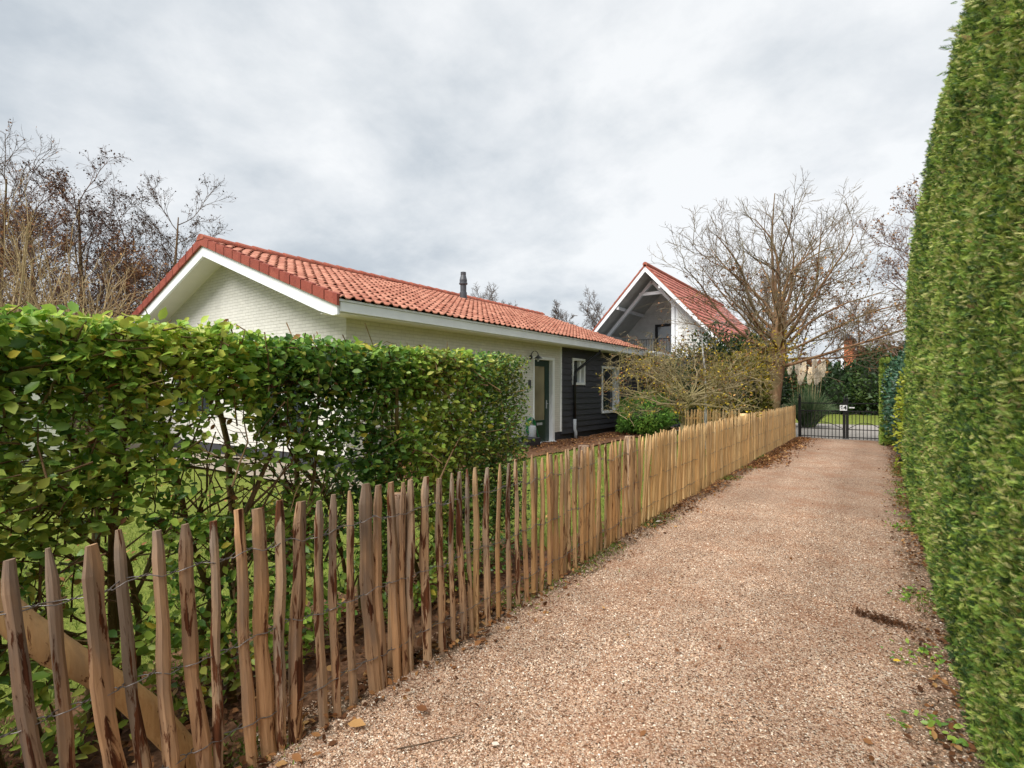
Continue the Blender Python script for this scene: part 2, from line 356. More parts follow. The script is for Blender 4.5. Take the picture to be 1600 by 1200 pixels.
def npmesh(name, V, F, mat, parent=None, tone=None, smooth=False):
    """V (n,3), F (m,k) with k=3 or 4"""
    V = np.asarray(V, np.float32)
    if parent is not None: V = V - np.array(wloc(parent), np.float32)
    F = np.asarray(F, np.int32); m, k = F.shape
    me = bpy.data.meshes.new(name)
    me.vertices.add(len(V)); me.vertices.foreach_set('co', V.ravel())
    me.loops.add(m * k); me.loops.foreach_set('vertex_index', F.ravel())
    me.polygons.add(m); me.polygons.foreach_set('loop_start', np.arange(0, m * k, k, dtype=np.int32))
    me.update(calc_edges=True)
    if tone is not None:
        a = me.attributes.new('tone', 'FLOAT', 'FACE'); a.data.foreach_set('value', np.asarray(tone, np.float32))
    if smooth: me.polygons.foreach_set('use_smooth', np.ones(m, bool))
    o = bpy.data.objects.new(name, me); COL.objects.link(o); me.materials.append(mat)
    if parent is not None: o.parent = parent
    return o
def unit(a): return a / (np.linalg.norm(a, axis=-1, keepdims=True) + 1e-9)
# leaf templates: x along, y across, z up; triangles
T_OVATE = (np.array([(0, 0, 0), (.28, .24, .05), (.28, 0, -.01), (.28, -.24, .05), (.62, .26, .06), (.62, 0, 0), (.62, -.26, .06), (1, 0, -.05)]),
           np.array([(0, 2, 1), (0, 3, 2), (1, 2, 5), (1, 5, 4), (2, 3, 6), (2, 6, 5), (4, 5, 7), (5, 6, 7)]))
T_RHOMB = (np.array([(0, 0, 0), (.5, .3, .05), (.5, -.3, .05), (1, 0, 0)]), np.array([(0, 2, 1), (1, 2, 3)]))
T_BLADE = (np.array([(0, .06, 0), (0, -.06, 0), (1, 0, .0)]), np.array([(0, 1, 2)]))
def _spray():
    v = []; f = []
    for k, x in enumerate((0.0, .18, .36, .54, .72)):
        L = .5 * (1 - .5 * x)
        for sgn in (1, -1):
            b = len(v); v += [(x, 0, 0), (x + .12, sgn * .02, 0), (x + L * 1.0, sgn * L * .55, .12 * (k % 2) - .06), (x + L * .5, sgn * L * .36, .02)]
            f += [(b, b + 1, b + 2), (b, b + 2, b + 3)] if sgn > 0 else [(b, b + 2, b + 1), (b, b + 3, b + 2)]
    b = len(v); v += [(.5, .07, 0), (.5, -.07, 0), (1.1, 0, 0)]; f.append((b, b + 1, b + 2))
    return np.array(v), np.array(f)
T_SPRAY = _spray()
def scatter(name, P, D, N, S, T, mat, parent, rng, tone=None):
    Vt, Ft = T; n = len(P); S = np.broadcast_to(S, (n,))
    D = unit(D); B = unit(np.cross(N, D)); N2 = np.cross(D, B)
    V = P[:, None, :] + S[:, None, None] * (Vt[None, :, 0:1] * D[:, None] + Vt[None, :, 1:2] * B[:, None] + Vt[None, :, 2:3] * N2[:, None])
    F = Ft[None] + (np.arange(n) * len(Vt))[:, None, None]
    if tone is None: tone = rng.random(n)
    return npmesh(name, V.reshape(-1, 3), F.reshape(-1, 3), mat, parent, np.repeat(tone, len(Ft)))
def rdir(rng, n, zb=0.0):
    v = rng.normal(size=(n, 3)); v[:, 2] += zb; return unit(v)
def vnoise(P, scale, seed=0):
    """cheap smooth noise 0..1 from a lattice"""
    rs = np.random.RandomState(seed); tab = rs.rand(17 ** 3)
    q = np.asarray(P) * scale + 100; i = np.floor(q).astype(int); f = q - i; f = f * f * (3 - 2 * f)
    r = np.zeros(len(q))
    for dx in (0, 1):
        for dy in (0, 1):
            for dz in (0, 1):
                idx = ((i[:, 0] + dx) * 73 + (i[:, 1] + dy) * 179 + (i[:, 2] + dz) * 283) % (17 ** 3)
                w = (f[:, 0] if dx else 1 - f[:, 0]) * (f[:, 1] if dy else 1 - f[:, 1]) * (f[:, 2] if dz else 1 - f[:, 2]); r += w * tab[idx]
    return r
# ---- branching
def branches(seed, base, first, levels, wander=.18, lift=.0):
    """levels: list of dict(n children per branch, len ratio, ang spread, rad ratio, seg, start). first: list of (point, dir, length, radius).
    returns list of (pts (k,3), radii (k,), level)"""
    rng = np.random.default_rng(seed); outl = []; cur = first
    for li, L in enumerate(levels):
        nxt = []
        for p, d, ln, r in cur:
            k = L.get('seg', 5); pts = [np.array(p, float)]; dd = unit(np.array(d, float)); rr = [r]
            for i in range(k):
                dd = unit(dd + rng.normal(size=3) * L.get('wander', wander) + np.array((0, 0, L.get('lift', lift))))
                pts.append(pts[-1] + dd * ln / k); rr.append(r * (1 - (i + 1) / k * (1 - L.get('taper', .35))))
            pts = np.array(pts); outl.append((pts, np.array(rr), li))
            if li + 1 < len(levels):
                N = L['n'] if isinstance(L['n'], int) else rng.integers(L['n'][0], L['n'][1] + 1)
                for c in range(N):
                    t = L.get('start', .25) + (1 - L.get('start', .25)) * (c + rng.random()) / N; t = min(t, .99)
                    x = t * k; i = int(x); pp = pts[i] + (pts[min(i + 1, k)] - pts[i]) * (x - i)
                    ax = unit(pts[min(i + 1, k)] - pts[i]); sd = unit(np.cross(ax, rng.normal(size=3)))
                    an = L['ang'] * (.7 + .6 * rng.random()); nd = ax * cos(an) + sd * sin(an)
                    nxt.append((pp, nd, ln * L['lr'] * (.65 + .6 * rng.random()) * (1.15 - .5 * t), max(rr[i] * L['rr'], L.get('rmin', .003))))
        cur = nxt
    return outl
def tubes_np(name, brs, mat, parent, sides=(8, 6, 4, 3, 3, 3)):
    Vs = []; Fs = []; b = 0
    for pts, rad, lv in brs:
        n = sides[min(lv, len(sides) - 1)]; k = len(pts)
        t = np.gradient(pts, axis=0); t = unit(t); ref = np.array((.0, 1.0, .12)) if abs(t[0][0]) > .6 else np.array((1.0, 0, .1))
        u = unit(np.cross(t, ref)); w = np.cross(u, t); a = np.arange(n) * 2 * pi / n
        V = pts[:, None] + rad[:, None, None] * (np.cos(a)[None, :, None] * u[:, None] + np.sin(a)[None, :, None] * w[:, None])
        Vs.append(V.reshape(-1, 3)); i = np.arange(k - 1)[:, None] * n; j = np.arange(n)[None]
        F = np.stack([i + j, i + (j + 1) % n, i + n + (j + 1) % n, i + n + j], -1).reshape(-1, 4) + b; Fs.append(F); b += k * n
    return npmesh(name, np.concatenate(Vs), np.concatenate(Fs), mat, parent, smooth=True)
def tips(brs, lv): return np.concatenate([p[1:] for p, r, l in brs if l >= lv])

# ------------------------------------------------------------------ ground
rng = np.random.default_rng(7)
g = MB(); n = 48
g.add([(0, 20, -.06)] + [(420 * cos(2 * pi * i / n), 20 + 420 * sin(2 * pi * i / n), -.06) for i in range(n)], [(0, 1 + i, 1 + (i + 1) % n) for i in range(n)])
tag(g.build('ground', M['soil']), kind='structure')
def sheet(name, x0, x1, y0, y1, z, mat, amp=0, res=.12, edge=None):
    nx, ny = max(2, int((x1 - x0) / res)), max(2, int((y1 - y0) / res))
    X, Y = np.meshgrid(np.linspace(x0, x1, nx), np.linspace(y0, y1, ny)); P = np.stack([X.ravel(), Y.ravel(), np.zeros(X.size)], 1)
    Z = z + amp * ((vnoise(P, 2.3, 1) - .5) + .5 * (vnoise(P, 7, 2) - .5))
    P[:, 2] = Z
    i = np.arange(ny - 1)[:, None] * nx + np.arange(nx - 1)[None]
    F = np.stack([i, i + 1, i + nx + 1, i + nx], -1).reshape(-1, 4)
    return tag(npmesh(name, P, F, mat, smooth=True), kind='structure')
sheet('driveway', -2.17, .62, -5, 19.0, 0, M['gravel'], .022, .1)
sheet('hedge_soil', -3.3, -2.17, -5, 4.2, .0, M['leafbed'], .04, .08)
sheet('garden_edge', -2.6, -2.17, 4.2, 19, .0, M['leafbed'], .04, .1)
sheet('lawn_strip', -3.3, -2.6, 4.2, 21, -.005, M['lawn'], .05, .15)
sheet('lawn', -12, -3.3, -5, 21, -.005, M['lawn'], .05, .15)
sheet('patio', -16.5, -6.35, 4.7, 5.92, .06, M['paving'], 0, .4)
sheet('garden_lawn_far', -34, -12, -12, 24, -.01, M['lawn'], .04, .5)
sheet('planting_bed', -7.8, -6.35, 6.2, 21, .03, M['leafbed'], .05, .1)
sheet('pavement', -9, 6, 19.0, 27.5, -.008, M['concrete'], 0, 1.0)
sheet('verge', -12, 9, 27.5, 40, 0, M['lawn'], .05, .4)
sheet('hedge_bed', .62, 3.0, -5, 19.0, .0, M['soil'], .03, .3)

# loose stones on the drive, thick where the camera is near
def pebbles(name, n, x0, x1, y0, y1, smin, smax, bias):
    y = y0 + (y1 - y0) * rng.random(n) ** bias; x = x0 + (x1 - x0) * rng.random(n)
    P = np.stack([x, y, np.zeros(n)], 1); P[:, 2] = .022 * ((vnoise(P * (1, 1, 0), 2.3, 1) - .5) + .5 * (vnoise(P * (1, 1, 0), 7, 2) - .5)) + .001
    O = np.array([(1, 0, 0), (0, 1, 0), (-1, 0, 0), (0, -1, 0), (.1, .1, .75)]); F = np.array([(0, 1, 4), (1, 2, 4), (2, 3, 4), (3, 0, 4)])
    s = smin + (smax - smin) * rng.random(n) ** 2; a = rng.random(n) * 6.3; e = .55 + .45 * rng.random(n)
    c, sn = np.cos(a), np.sin(a)
    V = np.empty((n, 5, 3)); jx = O[None, :, 0] * (1 + .3 * rng.normal(size=(n, 5))); jy = O[None, :, 1] * e[:, None] * (1 + .3 * rng.normal(size=(n, 5)))
    V[..., 0] = x[:, None] + s[:, None] * (jx * c[:, None] - jy * sn[:, None]); V[..., 1] = y[:, None] + s[:, None] * (jx * sn[:, None] + jy * c[:, None])
    V[..., 2] = P[:, 2:3] + s[:, None] * (O[None, :, 2])
    FF = F[None] + (np.arange(n) * 5)[:, None, None]
    o = npmesh(name, V.reshape(-1, 3), FF.reshape(-1, 3), M['pebble'], None, np.repeat(rng.random(n), 4)); tag(o, kind='stuff')
pebbles('gravel', 95000, -2.25, .42, 1.2, 7.5, .0028, .0075, 1.5)

# leaf litter along both edges
def litter(name, n, fx, y0, y1, spread, size, mat, zadd=.006):
    y = y0 + (y1 - y0) * rng.random(n); P0 = np.stack([y * 0, y, y * 0], 1)
    keep = vnoise(P0, 1.3, 5) + .35 * rng.random(n) > .52; y = y[keep]; n = len(y)
    x = fx(y) + np.abs(rng.normal(size=n)) * spread; P = np.stack([x, y, zadd + .03 * rng.random(n) ** 2], 1)
    D = rdir(rng, n); D[:, 2] *= .3; N = rng.normal(size=(n, 3)) * .45 + (0, 0, 1)
    o = scatter(name, P, D, N, size * (.5 + rng.random(n)), T_OVATE, mat, None, rng); tag(o, kind='stuff')
litter('fallen_leaves', 5200, lambda y: -2.2 + 0 * y, .6, 19, .14, .034, M['brownleaf'])
litter('fallen_leaves', 5200, lambda y: -2.15 + 0 * y, 11, 18.8, .24, .045, M['brownleaf'])
litter('fallen_leaves', 2500, lambda y: -2.95 + 0 * y, .2, 4.2, .35, .045, M['brownleaf'], .03)
litter('fallen_leaves', 4200, lambda y: .36 - 0 * y, 1.2, 18, -.14, .03, M['brownleaf'])
litter('fallen_leaves', 2600, lambda y: -7.5 + 0 * y, 6.5, 19, .5, .06, M['brownleaf'], .06)
n = 90; y = 1.6 + 12 * rng.random(n); x = -1.9 + 2.0 * rng.random(n)
tag(scatter('scattered_leaves', np.stack([x, y, np.full(n, .02)], 1), rdir(rng, n) * (1, 1, .2), rng.normal(size=(n, 3)) * .3 + (0, 0, 1), .018 + .022 * rng.random(n), T_OVATE, M['brownleaf'], None, rng), kind='stuff')

n = 1400; P = np.stack([-3 - 6 * rng.random(n), .3 + 14 * rng.random(n), .03 + .02 * rng.random(n)], 1)
tag(scatter('leaves_on_lawn', P, rdir(rng, n) * (1, 1, .3), rng.normal(size=(n, 3)) * .4 + (0, 0, 1), .03 + .04 * rng.random(n), T_OVATE, M['brownleaf'], None, rng, .3 + .7 * rng.random(n)), kind='stuff')
# grass blades: lawn seen through the fence, weeds along the edges
def blades(name, P, h, mat, lean=.35, w=None):
    n = len(P); D = np.stack([rng.normal(size=n) * lean, rng.normal(size=n) * lean, np.ones(n)], 1)
    T = (np.array([(0, w or .06, 0), (0, -(w or .06), 0), (.55, .7 * (w or .06), .03), (.55, -.7 * (w or .06), .03), (1, 0, .16)]), np.array([(0, 1, 2), (1, 3, 2), (2, 3, 4)]))
    return scatter(name, P, D, rng.normal(size=(n, 3)) * (1, 1, .1), h * (.5 + .9 * rng.random(n)), T, mat, None, rng)
n = 70000; x = -2.34 - 4.4 * rng.random(n) ** 1.5; y = .2 + 12 * rng.random(n) ** 1.2; ok = (x < -2.75) | (y > 4.4); x, y = x[ok], y[ok]; n = len(x)
tag(blades('grass', np.stack([x, y, np.full(n, -.01)], 1), .05, M['blade'], .5), kind='stuff')
n = 26000; y = 1 + 13 * rng.random(n); P = np.stack([np.where(rng.random(n) < .6, -2.17 + .09 * rng.normal(size=n), .28 + .07 * rng.normal(size=n)), y, np.zeros(n)], 1)
P = P[vnoise(P * (0, 1, 0) + (P[:, :1] > -1) * 9, 1.9, 3) + .1 * rng.random(len(P)) > .6]
tag(blades('verge_weeds', P, .03, M['blade'], .9, .12), kind='stuff')
n = 1500; y = 1.4 + 9 * rng.random(n); P = np.stack([.2 + .08 * rng.normal(size=n), y, .01 + .03 * rng.random(n)], 1); P = P[vnoise(P * (0, 1, 0), 2.7, 77) > .62]; n = len(P)
tag(scatter('broadleaf_weeds', P, rdir(rng, n) * (1, 1, .3) + (0, 0, .3), rng.normal(size=(n, 3)) * .5 + (0, 0, 1), .018 + .03 * rng.random(n), T_OVATE, M['hedge'], None, rng, .2 + .5 * rng.random(n)), kind='stuff')

# ------------------------------------------------------------------ paling fences
FX = lambda y: float(np.interp(y, [-1, 1.4, 3.2, 4.2, 5.7, 11.8, 19.3], [-2.08, -2.06, -2.08, -2.14, -2.2, -2.27, -2.27]))
def picket_mesh(seed, wide):
    r = random.Random(seed); nn = 8; zs = [-.06, .08, .2, .32, .44, .56, .68, .8, .905, .945, 1.0]
    v = []; f = []; w0 = wide * (.8 + .4 * r.random()); dpt = .011 + .007 * r.random(); ox = oy = 0; ph = r.random() * 6
    pr = [1 + .34 * (r.random() - .5) for _ in range(nn)]; tc_ = .45 + .3 * r.random(); ta = (r.random() - .5) * .5
    for i, z in enumerate(zs):
        ox = .008 * sin(ph + z * 5) + .004 * sin(ph * 2 + z * 13); oy = .009 * sin(ph * 1.7 + z * 4.5) + .003 * sin(ph * 3 + z * 15)
        k = 1 - .12 * z
        if z > .9: k *= .93
        if z > .93: k *= .86
        if z > .99: k *= tc_ / .8; oy += ta * w0 * .3
        wv = w0 / 2 * k * (1 + .10 * sin(z * 17 + ph * 3) + .12 * (r.random() - .5))
        for j in range(nn):
            a = 2 * pi * j / nn + .25; rr = pr[j] * (1 + .06 * (r.random() - .5))
            # long side along y (fence direction), thin side along x
            yy = wv * cos(a) * rr; xx = dpt * k * sin(a) * rr * (1.25 if sin(a) > 0 else .6)
            if z > .99: xx *= .8
            v.append((xx + ox * .5, yy + oy, z))
    for i in range(len(zs) - 1):
        for j in range(nn): f.append((i * nn + j, i * nn + (j + 1) % nn, (i + 1) * nn + (j + 1) % nn, (i + 1) * nn + j))
    f.append(tuple(range(nn - 1, -1, -1))); f.append(tuple((len(zs) - 1) * nn + j for j in range(nn)))
    me = bpy.data.meshes.new('picket'); me.from_pydata(v, [], f); me.update()
    return me
def fence(name, ys, wide, mat, label, seed, posts, leanf, hgt, zwires, mat2=None):
    r = random.Random(seed); y0 = ys[0]
    root = empty(name, (FX(y0), y0, 0), label, 'fence', 'split paling fences along the drive')
    base = root.location
    meshes = [picket_mesh(seed * 50 + i, wide) for i in range(12)]
    for m in meshes: m.materials.append(mat)
    mesh2 = [picket_mesh(seed * 50 + 20 + i, wide) for i in range(12)] if mat2 else []
    for m in mesh2: m.materials.append(mat2)
    info = []
    for i, y in enumerate(ys):
        o = bpy.data.objects.new('picket', r.choice(mesh2 if mat2 and y + r.gauss(0, .5) > 3.2 else meshes)); COL.objects.link(o); o.parent = root
        ly = leanf(y) + r.gauss(0, .018); lx = r.gauss(0, .012); H = hgt(y) * (1 + r.gauss(0, .012))
        # y is where the picket TOP stands
        yb = y + ly * H
        o.location = (FX(y) - base.x, yb - base.y, 0)
        o.rotation_euler = (math.atan(ly), lx, r.choice((0, pi)) + r.gauss(0, .12)) if False else (math.atan(ly), lx, r.gauss(0, .14))
        o.scale = (.95 + .2 * r.random(), (.7 + .55 * r.random()) * (1.2 if y < .9 else 1), H)
        info.append((y, yb, H))
    # twisted wire: one strand in front of every picket, one behind
    for zw in zwires:
        w = MB()
        for sgn in (1, -1):
            pts = []
            for i, (yt, yb, H) in enumerate(info):
                yw = yb + (yt - yb) * zw; x = FX(yt); zz = zw * H + .006 * sin(i * .9 + zw * 9)
                pts.append((x + sgn * .021, yw, zz))
                if i + 1 < len(info):
                    y2 = info[i + 1][1] + (info[i + 1][0] - info[i + 1][1]) * zw; gp = y2 - yw
                    if gp > .075:
                        pts.append((x + sgn * .012, yw + min(.034, gp * .4), zz))
                        for q, (cx, cz) in enumerate(((1, .3), (0, 1), (-1, 0), (0, -1))):
                            t = .4 + .2 * q / 3; pts.append((x + sgn * cx * .0025, yw + gp * t, zz + sgn * cz * .0025))
                        pts.append((x + sgn * .012, y2 - min(.034, gp * .4), zz))
                    else: pts.append((x + sgn * .012, yw + gp / 2, zz + sgn * .002))
            w.tube(pts, .0021, 5)
        w.build('wire', M['wire'], root, True)
    for (py, pr_, ph) in posts:
        p = MB(); x = FX(py) - .075; k = 12; sd = r.random() * 6
        prof = [(pr_ * (1 + .05 * sin(z * 7 + sd)), z) for z in (-.05, .15, .35, .55, .75, ph - .01)]
        p.lathe(x, py, prof + [(pr_ * .93, ph)], k); p.build('post', mat, root, True)
    return root
r_ = random.Random(3)
ysA = [-.62, -.5, -.4, -.29, -.17, -.06, .06, .17, .28, .4, .49, .58, .67, .78, .865, .965, 1.065, 1.145, 1.23, 1.33, 1.41, 1.49, 1.59, 1.685, 1.775, 1.86, 1.93, 1.985, 2.11, 2.22, 2.3, 2.375, 2.475, 2.555, 2.675, 2.79, 2.885, 3.0, 3.1, 3.21]
y = 3.29
while y < 5.52: ysA.append(y); y += r_.choice((.058, .066, .07, .078, .085))
fence('paling_fence', ysA, .047, M['pvA'], 'weathered brown split paling fence with open gaps beside the leafy hedge, nearest the camera', 3,
      [(1.965, .055, .94), (4.28, .05, 1.0), (5.44, .05, 1.0), (-.1, .05, .95)], lambda y: float(np.interp(y, [.3, .8, 1.3, 2.5], [.12, .07, .02, 0])) , lambda y: float(np.interp(y, [.2, 1, 2, 5], [1.015, 1.02, 1.015, 1.0])), (.84, .5, .17), M['pvM'])
ysB = []; y = 5.62
while y < 11.55: ysB.append(y); y += r_.choice((.055, .06, .064, .068))
fence('paling_fence', ysB, .062, M['pvB'], 'pale yellow paling fence midway along the drive, pickets tilting at its near end', 4,
      [(7.6, .05, .95), (9.6, .05, .95), (11.5, .05, .95)], lambda y: float(np.interp(y, [5.6, 6.6, 8], [-.11, -.07, 0])), lambda y: 1.0, (.82, .5, .18))
ysC = []; y = 11.75
while y < 18.95: ysC.append(y); y += r_.choice((.07, .074, .078))
fence('paling_fence', ysC, .084, M['pvB'], 'pale yellow close-set paling fence at the far end, running up to the iron gate', 5,
      [(11.68, .075, 1.02), (15.5, .05, .95), (18.9, .055, .98)], lambda y: 0.0, lambda y: 1.02, (.82, .5, .18))
# short return fence inside the garden
ysD = [0.075 * i for i in range(18)]
root = empty('garden_fence', (-3.6, 14.4, 0), 'short pale paling fence inside the garden at the foot of the birch', 'fence')
mm = [picket_mesh(900 + i, .07) for i in range(5)]
for m in mm: m.materials.append(M['pvB'])
for i, t in enumerate(ysD):
    o = bpy.data.objects.new('picket', mm[i % 5]); COL.objects.link(o); o.parent = root; o.location = (-.75 + t * .95, -.1 + t * .55, 0); o.rotation_euler = (0, 0, R(-58)); o.scale = (1, 1, .99)
MB().beam((-4.35, 14.33, .75), (-3.15, 15.02, .75), .03, .05).build('rail', M['pvB'], root)

# log brace leaning behind the near end of the fence
lg = MB(); A = np.array((-2.29, .32, .985)); B = np.array((-2.15, 1.07, -.08)); pts = []; rad = []
for i in range(13):
    t = i / 12 * 1.25 - .2; p = A + (B - A) * t; pts.append(p + np.array((.006 * sin(i * 1.3), .012 * sin(i * .9 + 1), .012 * sin(i * 1.1)))); rad.append(.046 * (1 + .09 * sin(i * 1.7)))
tag(lg.tube(pts, rad, 20).build('log_brace', M['log'], None, True), 'thick peeled log leaning diagonally behind the nearest fence pickets', 'log')

# ------------------------------------------------------------------ left broadleaf hedge
HX0, HX1, HY0, HY1, HT = -3.08, -2.46, -1.1, 3.76, 1.82
hedge = empty('leafy_hedge', (-2.77, 1.3, 0), 'clipped broadleaf hedge with green and yellowing leaves and bare brown stems behind the near fence', 'hedge')
hr = np.random.default_rng(11); br_all = []
for y in np.arange(HY0 + .1, HY1 - .1, .125):
    yy = y + hr.normal() * .04; x = -2.77 + hr.normal() * .08
    first = [((x, yy, -.05), (hr.normal() * .12, hr.normal() * .10, 1), 1.5 + .3 * hr.random(), .013 + .015 * hr.random())]
    br_all += branches(int(hr.integers(1e6)), None, first, [dict(n=(9, 13), lr=.42, ang=.75, rr=.5, seg=7, start=.12, wander=.1, taper=.45, rmin=.005, lift=.05), dict(n=(4, 6), lr=.5, ang=.8, rr=.55, seg=4, wander=.2, rmin=.0025), dict(n=0, lr=.5, ang=.7, rr=.5, seg=3, wander=.25)])
def clampbox(P, x0, x1, y0, y1, z1):
    return (P[:, 0] > x0) & (P[:, 0] < x1) & (P[:, 1] > y0) & (P[:, 1] < y1) & (P[:, 2] < z1) & (P[:, 2] > .05)
br_all = [b for b in br_all if (b[2] == 0 and b[0][:, 1].max() < HY1 - .03 and b[0][:, 0].max() < HX1) or b[2] > 0 and clampbox(b[0][-1:], HX0 - .02, HX1 + .02, HY0, HY1, HT)[0]]
nx_t = 1500; pt_ = np.stack([HX1 - .02 - .25 * hr.random(nx_t) ** 1.5, HY0 + .1 + (HY1 - HY0 - .25) * hr.random(nx_t), np.where(hr.random(nx_t) < .5, HT - .05 - .3 * hr.random(nx_t), .3 + 1.4 * hr.random(nx_t))], 1)
for q in range(nx_t):
    d0 = unit(hr.normal(size=3) * (.5, 1, .8) + (.1, 0, .35)); L0 = .08 + .2 * hr.random(); k_ = hr.normal(size=3) * .03
    br_all.append((np.array([pt_[q] - d0 * L0 * .6, pt_[q] + k_ * .4, pt_[q] + d0 * L0 * .4 * np.array((.3, 1, 1))]), np.array([.0042, .0032, .002]), 2))
tubes_np('stems', br_all, M['stem'], hedge, (7, 5, 4, 3))
tp = tips(br_all, 1)
n1_ = 40000; P1 = tp[hr.integers(len(tp), size=n1_)] + hr.normal(size=(n1_, 3)) * .035
n2_ = 11000; P2 = np.stack([HX0 + (HX1 - HX0) * hr.random(n2_), HY0 + (HY1 - HY0) * hr.random(n2_), HT - np.abs(hr.normal(size=n2_)) * .16], 1)
n3_ = 11000; P3 = np.stack([HX0 + (HX1 - HX0) * hr.random(n3_), HY1 - np.abs(hr.normal(size=n3_)) * .35, .4 + 1.5 * hr.random(n3_)], 1)
n4_ = 19000; P4 = np.stack([HX1 - np.abs(hr.normal(size=n4_)) * .06, HY0 + (HY1 - HY0) * hr.random(n4_), .08 + 1.8 * hr.random(n4_)], 1)
P = np.concatenate([P1, P2, P3, P4])
topz = HT - .03 + .05 * (vnoise(P * (1, 1, 0), 3.3, 8) - .5)
P = P[clampbox(P, HX0 - .03, HX1 + .03, HY0, HY1 + .03, 9) & (P[:, 2] < topz[: len(P)])]
dens = vnoise(P, 2.6, 12) * .6 + vnoise(P, 6, 13) * .4
band = np.interp(P[:, 2], [0, .4, .9, 1.5, 1.9], [.04, .075, .05, -.035, -.16]) - np.interp(P[:, 1], [2.3, 3.0], [0, .2])
P = P[dens + .10 * hr.random(len(P)) > .455 + band]
isR = P[:, 1] + .35 * hr.normal(size=len(P)) > 3.0
def leafset(name, P, mat, s0, s1, tb):
    n = len(P); D = hr.normal(size=(n, 3)); D[:, 2] *= .6; D[:, 0] += .5; N = hr.normal(size=(n, 3)) * 1.0 + (.4, -.15, .75)
    yb = vnoise(P, 1.9, 31); tone = np.clip(.52 + .24 * hr.normal(size=n) + (yb - .5) * .8 + tb + np.interp(P[:, 2], [1.6, 1.9], [0, .12]), 0, .92)
    tone[hr.random(n) < .022] = .97
    sz = (s0 * .7 + (s1 * 1.08 - s0 * .7) * hr.random(n) ** 1.2) * np.interp(P[:, 1], [0.2, 2, 3.7], [1.05, 1, .85])
    scatter(name, P, D, N, sz, T_OVATE, mat, hedge, hr, tone)
leafset('foliage', P[~isR], M['hedge'], .034, .062, 0)
nb_ = 900; Pb = tp[hr.integers(len(tp), size=nb_)]; scatter('dead_leaves', Pb, hr.normal(size=(nb_, 3)), hr.normal(size=(nb_, 3)), .02 + .03 * hr.random(nb_), T_OVATE, M['brownleaf'], hedge, hr)
leafset('foliage', P[isR], M['hedged'], .026, .042, .05)

# ------------------------------------------------------------------ right conifer hedge
ch = empty('conifer_hedge', (1.1, 5, 0), 'tall clipped conifer hedge rising above the frame along the right of the drive', 'hedge')
TOPZ = lambda y: np.interp(y, [0, 4.4, 5.5, 7.6, 9.4, 10.4, 11.3], [4.02, 4.02, 4.08, 4.15, 3.95, 3.7, 3.35])
FXH = lambda y, z: .345 + z * np.interp(y, [4, 11], [.032, .018]) + .035 * (vnoise(np.stack([y, y * 0, z * .35], 1), 1.7, 4) - .5) + .045 * (vnoise(np.stack([y, y * 0, z], 1), 4.2, 6) - .5)
nz, ny = 50, 150
Yg, Zg = np.meshgrid(np.linspace(-1.5, 11.35, ny), np.linspace(0, 1, nz)); Zr = Zg.ravel() * (TOPZ(Yg.ravel()) - .05); Xr = FXH(Yg.ravel(), Zr) + .06
V = [np.stack([Xr, Yg.ravel(), Zr], 1)]; V.append(np.stack([Xr * 0 + 1.9, Yg.ravel(), Zr], 1)); V = np.concatenate(V)
i = np.arange(nz - 1)[:, None] * ny + np.arange(ny - 1)[None]; F1 = np.stack([i, i + ny, i + ny + 1, i + 1], -1).reshape(-1, 4); F2 = F1[:, ::-1] + nz * ny
k = nz * ny; tl = (nz - 1) * ny + np.arange(ny - 1); Ft = np.stack([tl, tl + k, tl + k + 1, tl + 1], -1)
el = np.arange(nz - 1) * ny + ny - 1; Fe = np.stack([el, el + ny, el + ny + k, el + k], -1); s0 = np.arange(nz - 1) * ny; Fs_ = np.stack([s0, s0 + k, s0 + ny + k, s0 + ny], -1)
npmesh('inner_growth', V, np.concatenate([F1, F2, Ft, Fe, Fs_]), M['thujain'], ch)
cr_ = np.random.default_rng(21)
def hedge_face(n, y0, y1, s0, s1, pw=1.0):
    y = y0 + (y1 - y0) * cr_.random(n) ** pw; z = TOPZ(y) * cr_.random(n) ** .96 + .0; x = FXH(y, z) + .05 - .075 * cr_.random(n)
    return np.stack([x, y, z], 1), s0 + (s1 - s0) * cr_.random(n)
sets = [hedge_face(88000, 1.2, 3.4, .018, .038), hedge_face(66000, 3.4, 6.5, .026, .05), hedge_face(24000, 6.5, 11.4, .045, .08), hedge_face(2500, -1.5, .9, .06, .1)]
P = np.concatenate([s[0] for s in sets]); S = np.concatenate([s[1] for s in sets])
nt_ = 9000; yt = -1.5 + 12.9 * cr_.random(nt_); Pt = np.stack([.50 + 1.2 * cr_.random(nt_) ** 1.6, yt, TOPZ(yt) - .05 + .07 * cr_.random(nt_)], 1)
ne_ = 5000; Pe = np.stack([.42 + 1.4 * cr_.random(ne_), 11.35 + .07 * cr_.random(ne_), 3.2 * cr_.random(ne_)], 1)
P = np.concatenate([P, Pt, Pe]); S = np.concatenate([S, np.full(nt_, .08), np.full(ne_, .08)]); nn_ = len(P)
D = cr_.normal(size=(nn_, 3)) * (.5, .55, .75) + (-.55, -.12, .5); D[-ne_:] += (0, .9, 0); D[-ne_ - nt_:-ne_] += (.4, 0, .9)
N = cr_.normal(size=(nn_, 3)) * .9 + (-.3, -.4, .55)
plant = vnoise(P * (.0, 1, .10), 1.5, 40) * .3 + vnoise(P * (.0, 1, .16), 6.5, 44) * .22 + vnoise(P, 3.0, 41) * .2 + vnoise(P, 16, 42) * .28
tone = np.clip(.47 + (plant - .5) * 1.2 + .36 * cr_.normal(size=nn_), 0, .94); tone[cr_.random(nn_) < .012] = 1.0
